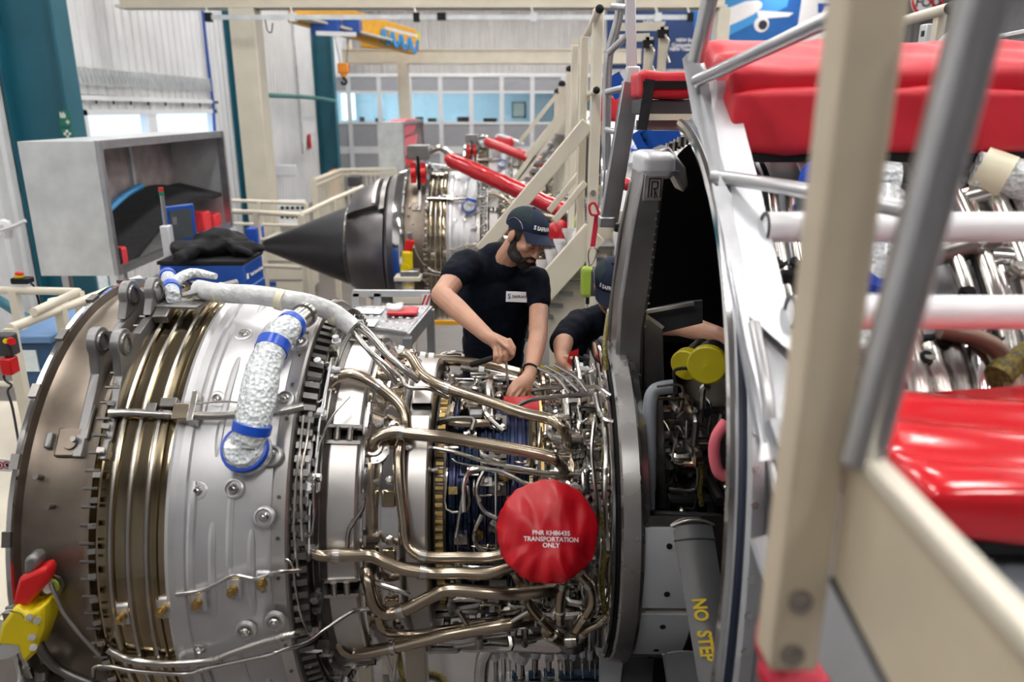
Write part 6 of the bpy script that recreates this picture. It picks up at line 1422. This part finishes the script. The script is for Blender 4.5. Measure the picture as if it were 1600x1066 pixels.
# things seen beyond the upper pad
t = thing('cream_rail_end', 'cream handrail with black end cap at the top right', 'railing', PY(1485, 75, 4.0))
MB().cyl(PY(1400, 36, 4.4), PY(1483, 13, 3.9), .026).build('rail', 'cream', t); MB().ell(PY(1485, 13, 3.88), (.028, .028, .028)).build('end_cap', 'black', t); MB().beam(PY(1470, 20, 4.0), V((PY(1470, 20, 4.0).x, 4.0, 0)), .04, .05, up=(0, 1, 0)).build('post', 'cream', t)
MB().cyl(PY(1256, 74, 4.3), PY(1322, 54, 4.0), .018).build('rail', 'cream', t)
t = thing('electrical_box', 'slim grey metal box on a thin pole at the top right', 'box', V((PY(1452, 62, 4.6).x, 4.6, 0))); q = PY(1452, 62, 4.6)
MB().box(q, (.09, .08, .16)).build('case', 'galv', t, bevel=.006); MB().beam((q.x, q.y, 0), (q.x, q.y, q.z-.08), .04, .04, up=(0, 1, 0)).build('pole', 'galv', t); MB().box(q+V((-.046, -.01, .03)), (.006, .03, .03)).build('latch', 'black', t)
t = thing('bent_tube', 'bent bright steel handrail tube at the top right corner', 'tube', PY(1500, 70, 3.0)); MB().tube([PY(1456, 82, 3.0), PY(1490, 50, 3.0), PY(1530, 18, 3.0)], .016, 12).build('tube', 'alu_tube', t); MB().tube([PY(1516, 26, 2.9), PY(1506, 20, 2.9), PY(1512, 8, 2.9), PY(1530, 2, 2.9)], .010, 10).build('hook', 'chrome', t); MB().tube([PY(1470, 78, 3.0), PY(1520, 68, 3.0), PY(1600, 52, 3.0)], .014, 12).build('lower_tube', 'alu_tube', t)

# ================================================================ NEAREST: STAIR THE CAMERA STANDS ON
t = thing('stair_guard', 'cream stair post, stringer plate and grey tube close to the lens', 'stair guard', (.31, .72, 2.8))
xc = .306; zb_ = PY(1245, 1040, .70).z
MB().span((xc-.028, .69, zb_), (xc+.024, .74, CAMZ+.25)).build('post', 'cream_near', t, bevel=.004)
xs_ = .335
pl = [(1325, 685), (1605, 985), (1640, 1100), (1395, 1100), (1298, 905)]
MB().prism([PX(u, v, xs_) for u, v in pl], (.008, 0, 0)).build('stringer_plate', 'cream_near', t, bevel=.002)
MB().beam(PX(1325, 683, xs_+.004), PX(1640, 1020, xs_+.004), .020, .012).build('plate_lip', 'cream', t)
MB().beam(PX(1299, 905, xs_-.002), PX(1400, 1100, xs_-.002), .004, .006).build('seam', 'dark_grey', t)
for u, v in ((1249, 938), (1237, 1022)):
    c = PY(u, v, .688); MB().cyl(c+V((0, .003, 0)), c-V((0, .004, 0)), .0125, n=20).cyl(c, c-V((0, .009, 0)), .008, n=6).build('bolt', 'steel', t)
MB().cyl(PX(1545, -40, .365), PX(1345, 720, .335), .0205, n=24).build('brace_tube', 'alu_tube', t)
t = thing('rope', 'dark red rope hooked round the foot of the near cream post', 'rope', PY(1215, 1040, .75))
MB().tube([PY(1193, 960, .76), PY(1187, 990, .75), PY(1188, 1015, .74), PY(1200, 1035, .73), PY(1222, 1048, .72)], .0045, 10).build('loop', 'red_strap', t); MB().soft(PY(1245, 1062, .72), (.075, .05, .035), None, .014, .01, 30, 8).build('knot', 'red_strap', t)

# ================================================================ UNDER THE ENGINE
t = thing('fluid_rack', 'rack of steel pipes with blue flange fittings below the near engine', 'rack', PY(860, 1066, 2.75)); y = 2.75
for k, (u, r_, uu) in enumerate(((772, .011, 775), (785, .011, 787), (818, .022, 812), (838, .014, 836), (858, .012, 858), (872, .014, 882), (896, .008, 894), (910, .007, 910), (922, .007, 922))):
    MB().tube([PY(u, 960, y), PY(u, 1000, y), PY(uu, 1035, y), PY(uu, 1120, y)], r_, 10).build('pipe', 'chrome' if k % 3 else 'steel', t)
    MB().cyl(PY(u, 1018-4*(k % 2), y), PY(uu, 1030-4*(k % 2), y), r_*1.7, n=12).build('union', 'white_frame', t)
for u0, u1, v in ((800, 820, 1053), (826, 845, 1053), (850, 866, 1050), (874, 890, 1053), (892, 938, 1052)): MB().span(PY(u0, v+4, y-.02), PY(u1, v-2, y+.02)).build('blue_flange', 'blue_crate', t, bevel=.003)
for k in range(8): u = 797+k*19; MB().cyl(PY(u, 1032, y-.03), PY(u, 1060, y-.03), .003, n=6).box(PY(u, 1034, y-.03), (.012, .012, .012)).build('bolt', 'steel', t)
MB().beam(PY(780, 1062, y), PY(945, 1062, y), .06, .03).build('shelf', 'alu', t)
MB().tube([PY(820, 990, y), PY(780, 1000, y), PY(758, 1020, y), PY(752, 1060, y), PY(752, 1120, y)], .032, 16).build('silver_hose', 'chrome', t)
t = thing('hose', 'thin yellow and black flecked cord looped on the floor', 'cord', PZ(640, 1062, 0)); MB().tube([PZ(620, 1000, .3), PZ(624, 1030, .1), PZ(632, 1060, .02), PZ(660, 1052, .02), PZ(690, 1058, .02), PZ(705, 1090, .02)], .02, 8).build('cord', 'yb_cord', t)
t = thing('engine_cradle', 'cream cradle legs and steel braces under the near engine', 'cradle', (-.6, 2.9, 0))
for x, y in ((-.95, 3.0), (-.46, 3.1)): MB().beam((x, y, 0), (x, y, 1.35), .10, .10).build('leg', 'cream', t, bevel=.006)
MB().tube([PY(500, 1000, 2.8), PY(520, 1010, 2.8), PY(545, 1035, 2.8), PY(560, 1080, 2.8)], .014, 10).tube([PY(505, 1008, 2.8), PY(530, 1030, 2.8), PY(552, 1090, 2.8)], .009, 8).cyl(PY(508, 1025, 2.75), PY(470, 1090, 2.75), .025).build('brace', 'chrome', t)
MB().beam((-.95, 3.0, 1.33), (-.46, 3.1, 1.33), .08, .06).build('cross_bar', 'cream', t)
MB().cyl(PY(600, 1010, 2.9), PY(618, 1080, 2.9), .012).cyl(PY(622, 1000, 2.9), PY(612, 1090, 2.9), .009).build('brace', 'chrome', t)
simple('white_frame_foot', 'white aluminium foot plate at the lower edge under the fan frame', 'frame', MB().prism([PY(u, v, 2.5) for u, v in ((938, 1022), (975, 1022), (965, 1100), (936, 1100))], (0, .03, 0)), 'alu_white')

t = thing('warning_label', 'white label with two ring pictograms and a yellow triangle at the left edge', 'label', PY(12, 735, 3.05))
lp = lambda u, v, o=0.0: PY(u, v, 3.05-o)
MB().prism([lp(-12, 716), lp(30, 720), lp(30, 738), lp(-12, 736)], (0, .004, 0)).build('plate', 'print_white', t)
for u in (-1, 11): MB().disc(lp(u, 727, .003), (0, -1, 0), [(0, .014), (.001, .017), (.0, .019)], 20).build('ring', 'red_strap', t); MB().box(lp(u, 727, .003), (.012, .001, .016)).build('pictogram', 'print_black', t)
MB().prism([lp(17, 733, .003), lp(28, 733, .003), lp(22.5, 722, .003)], (0, .001, 0)).build('triangle', 'yellow', t)
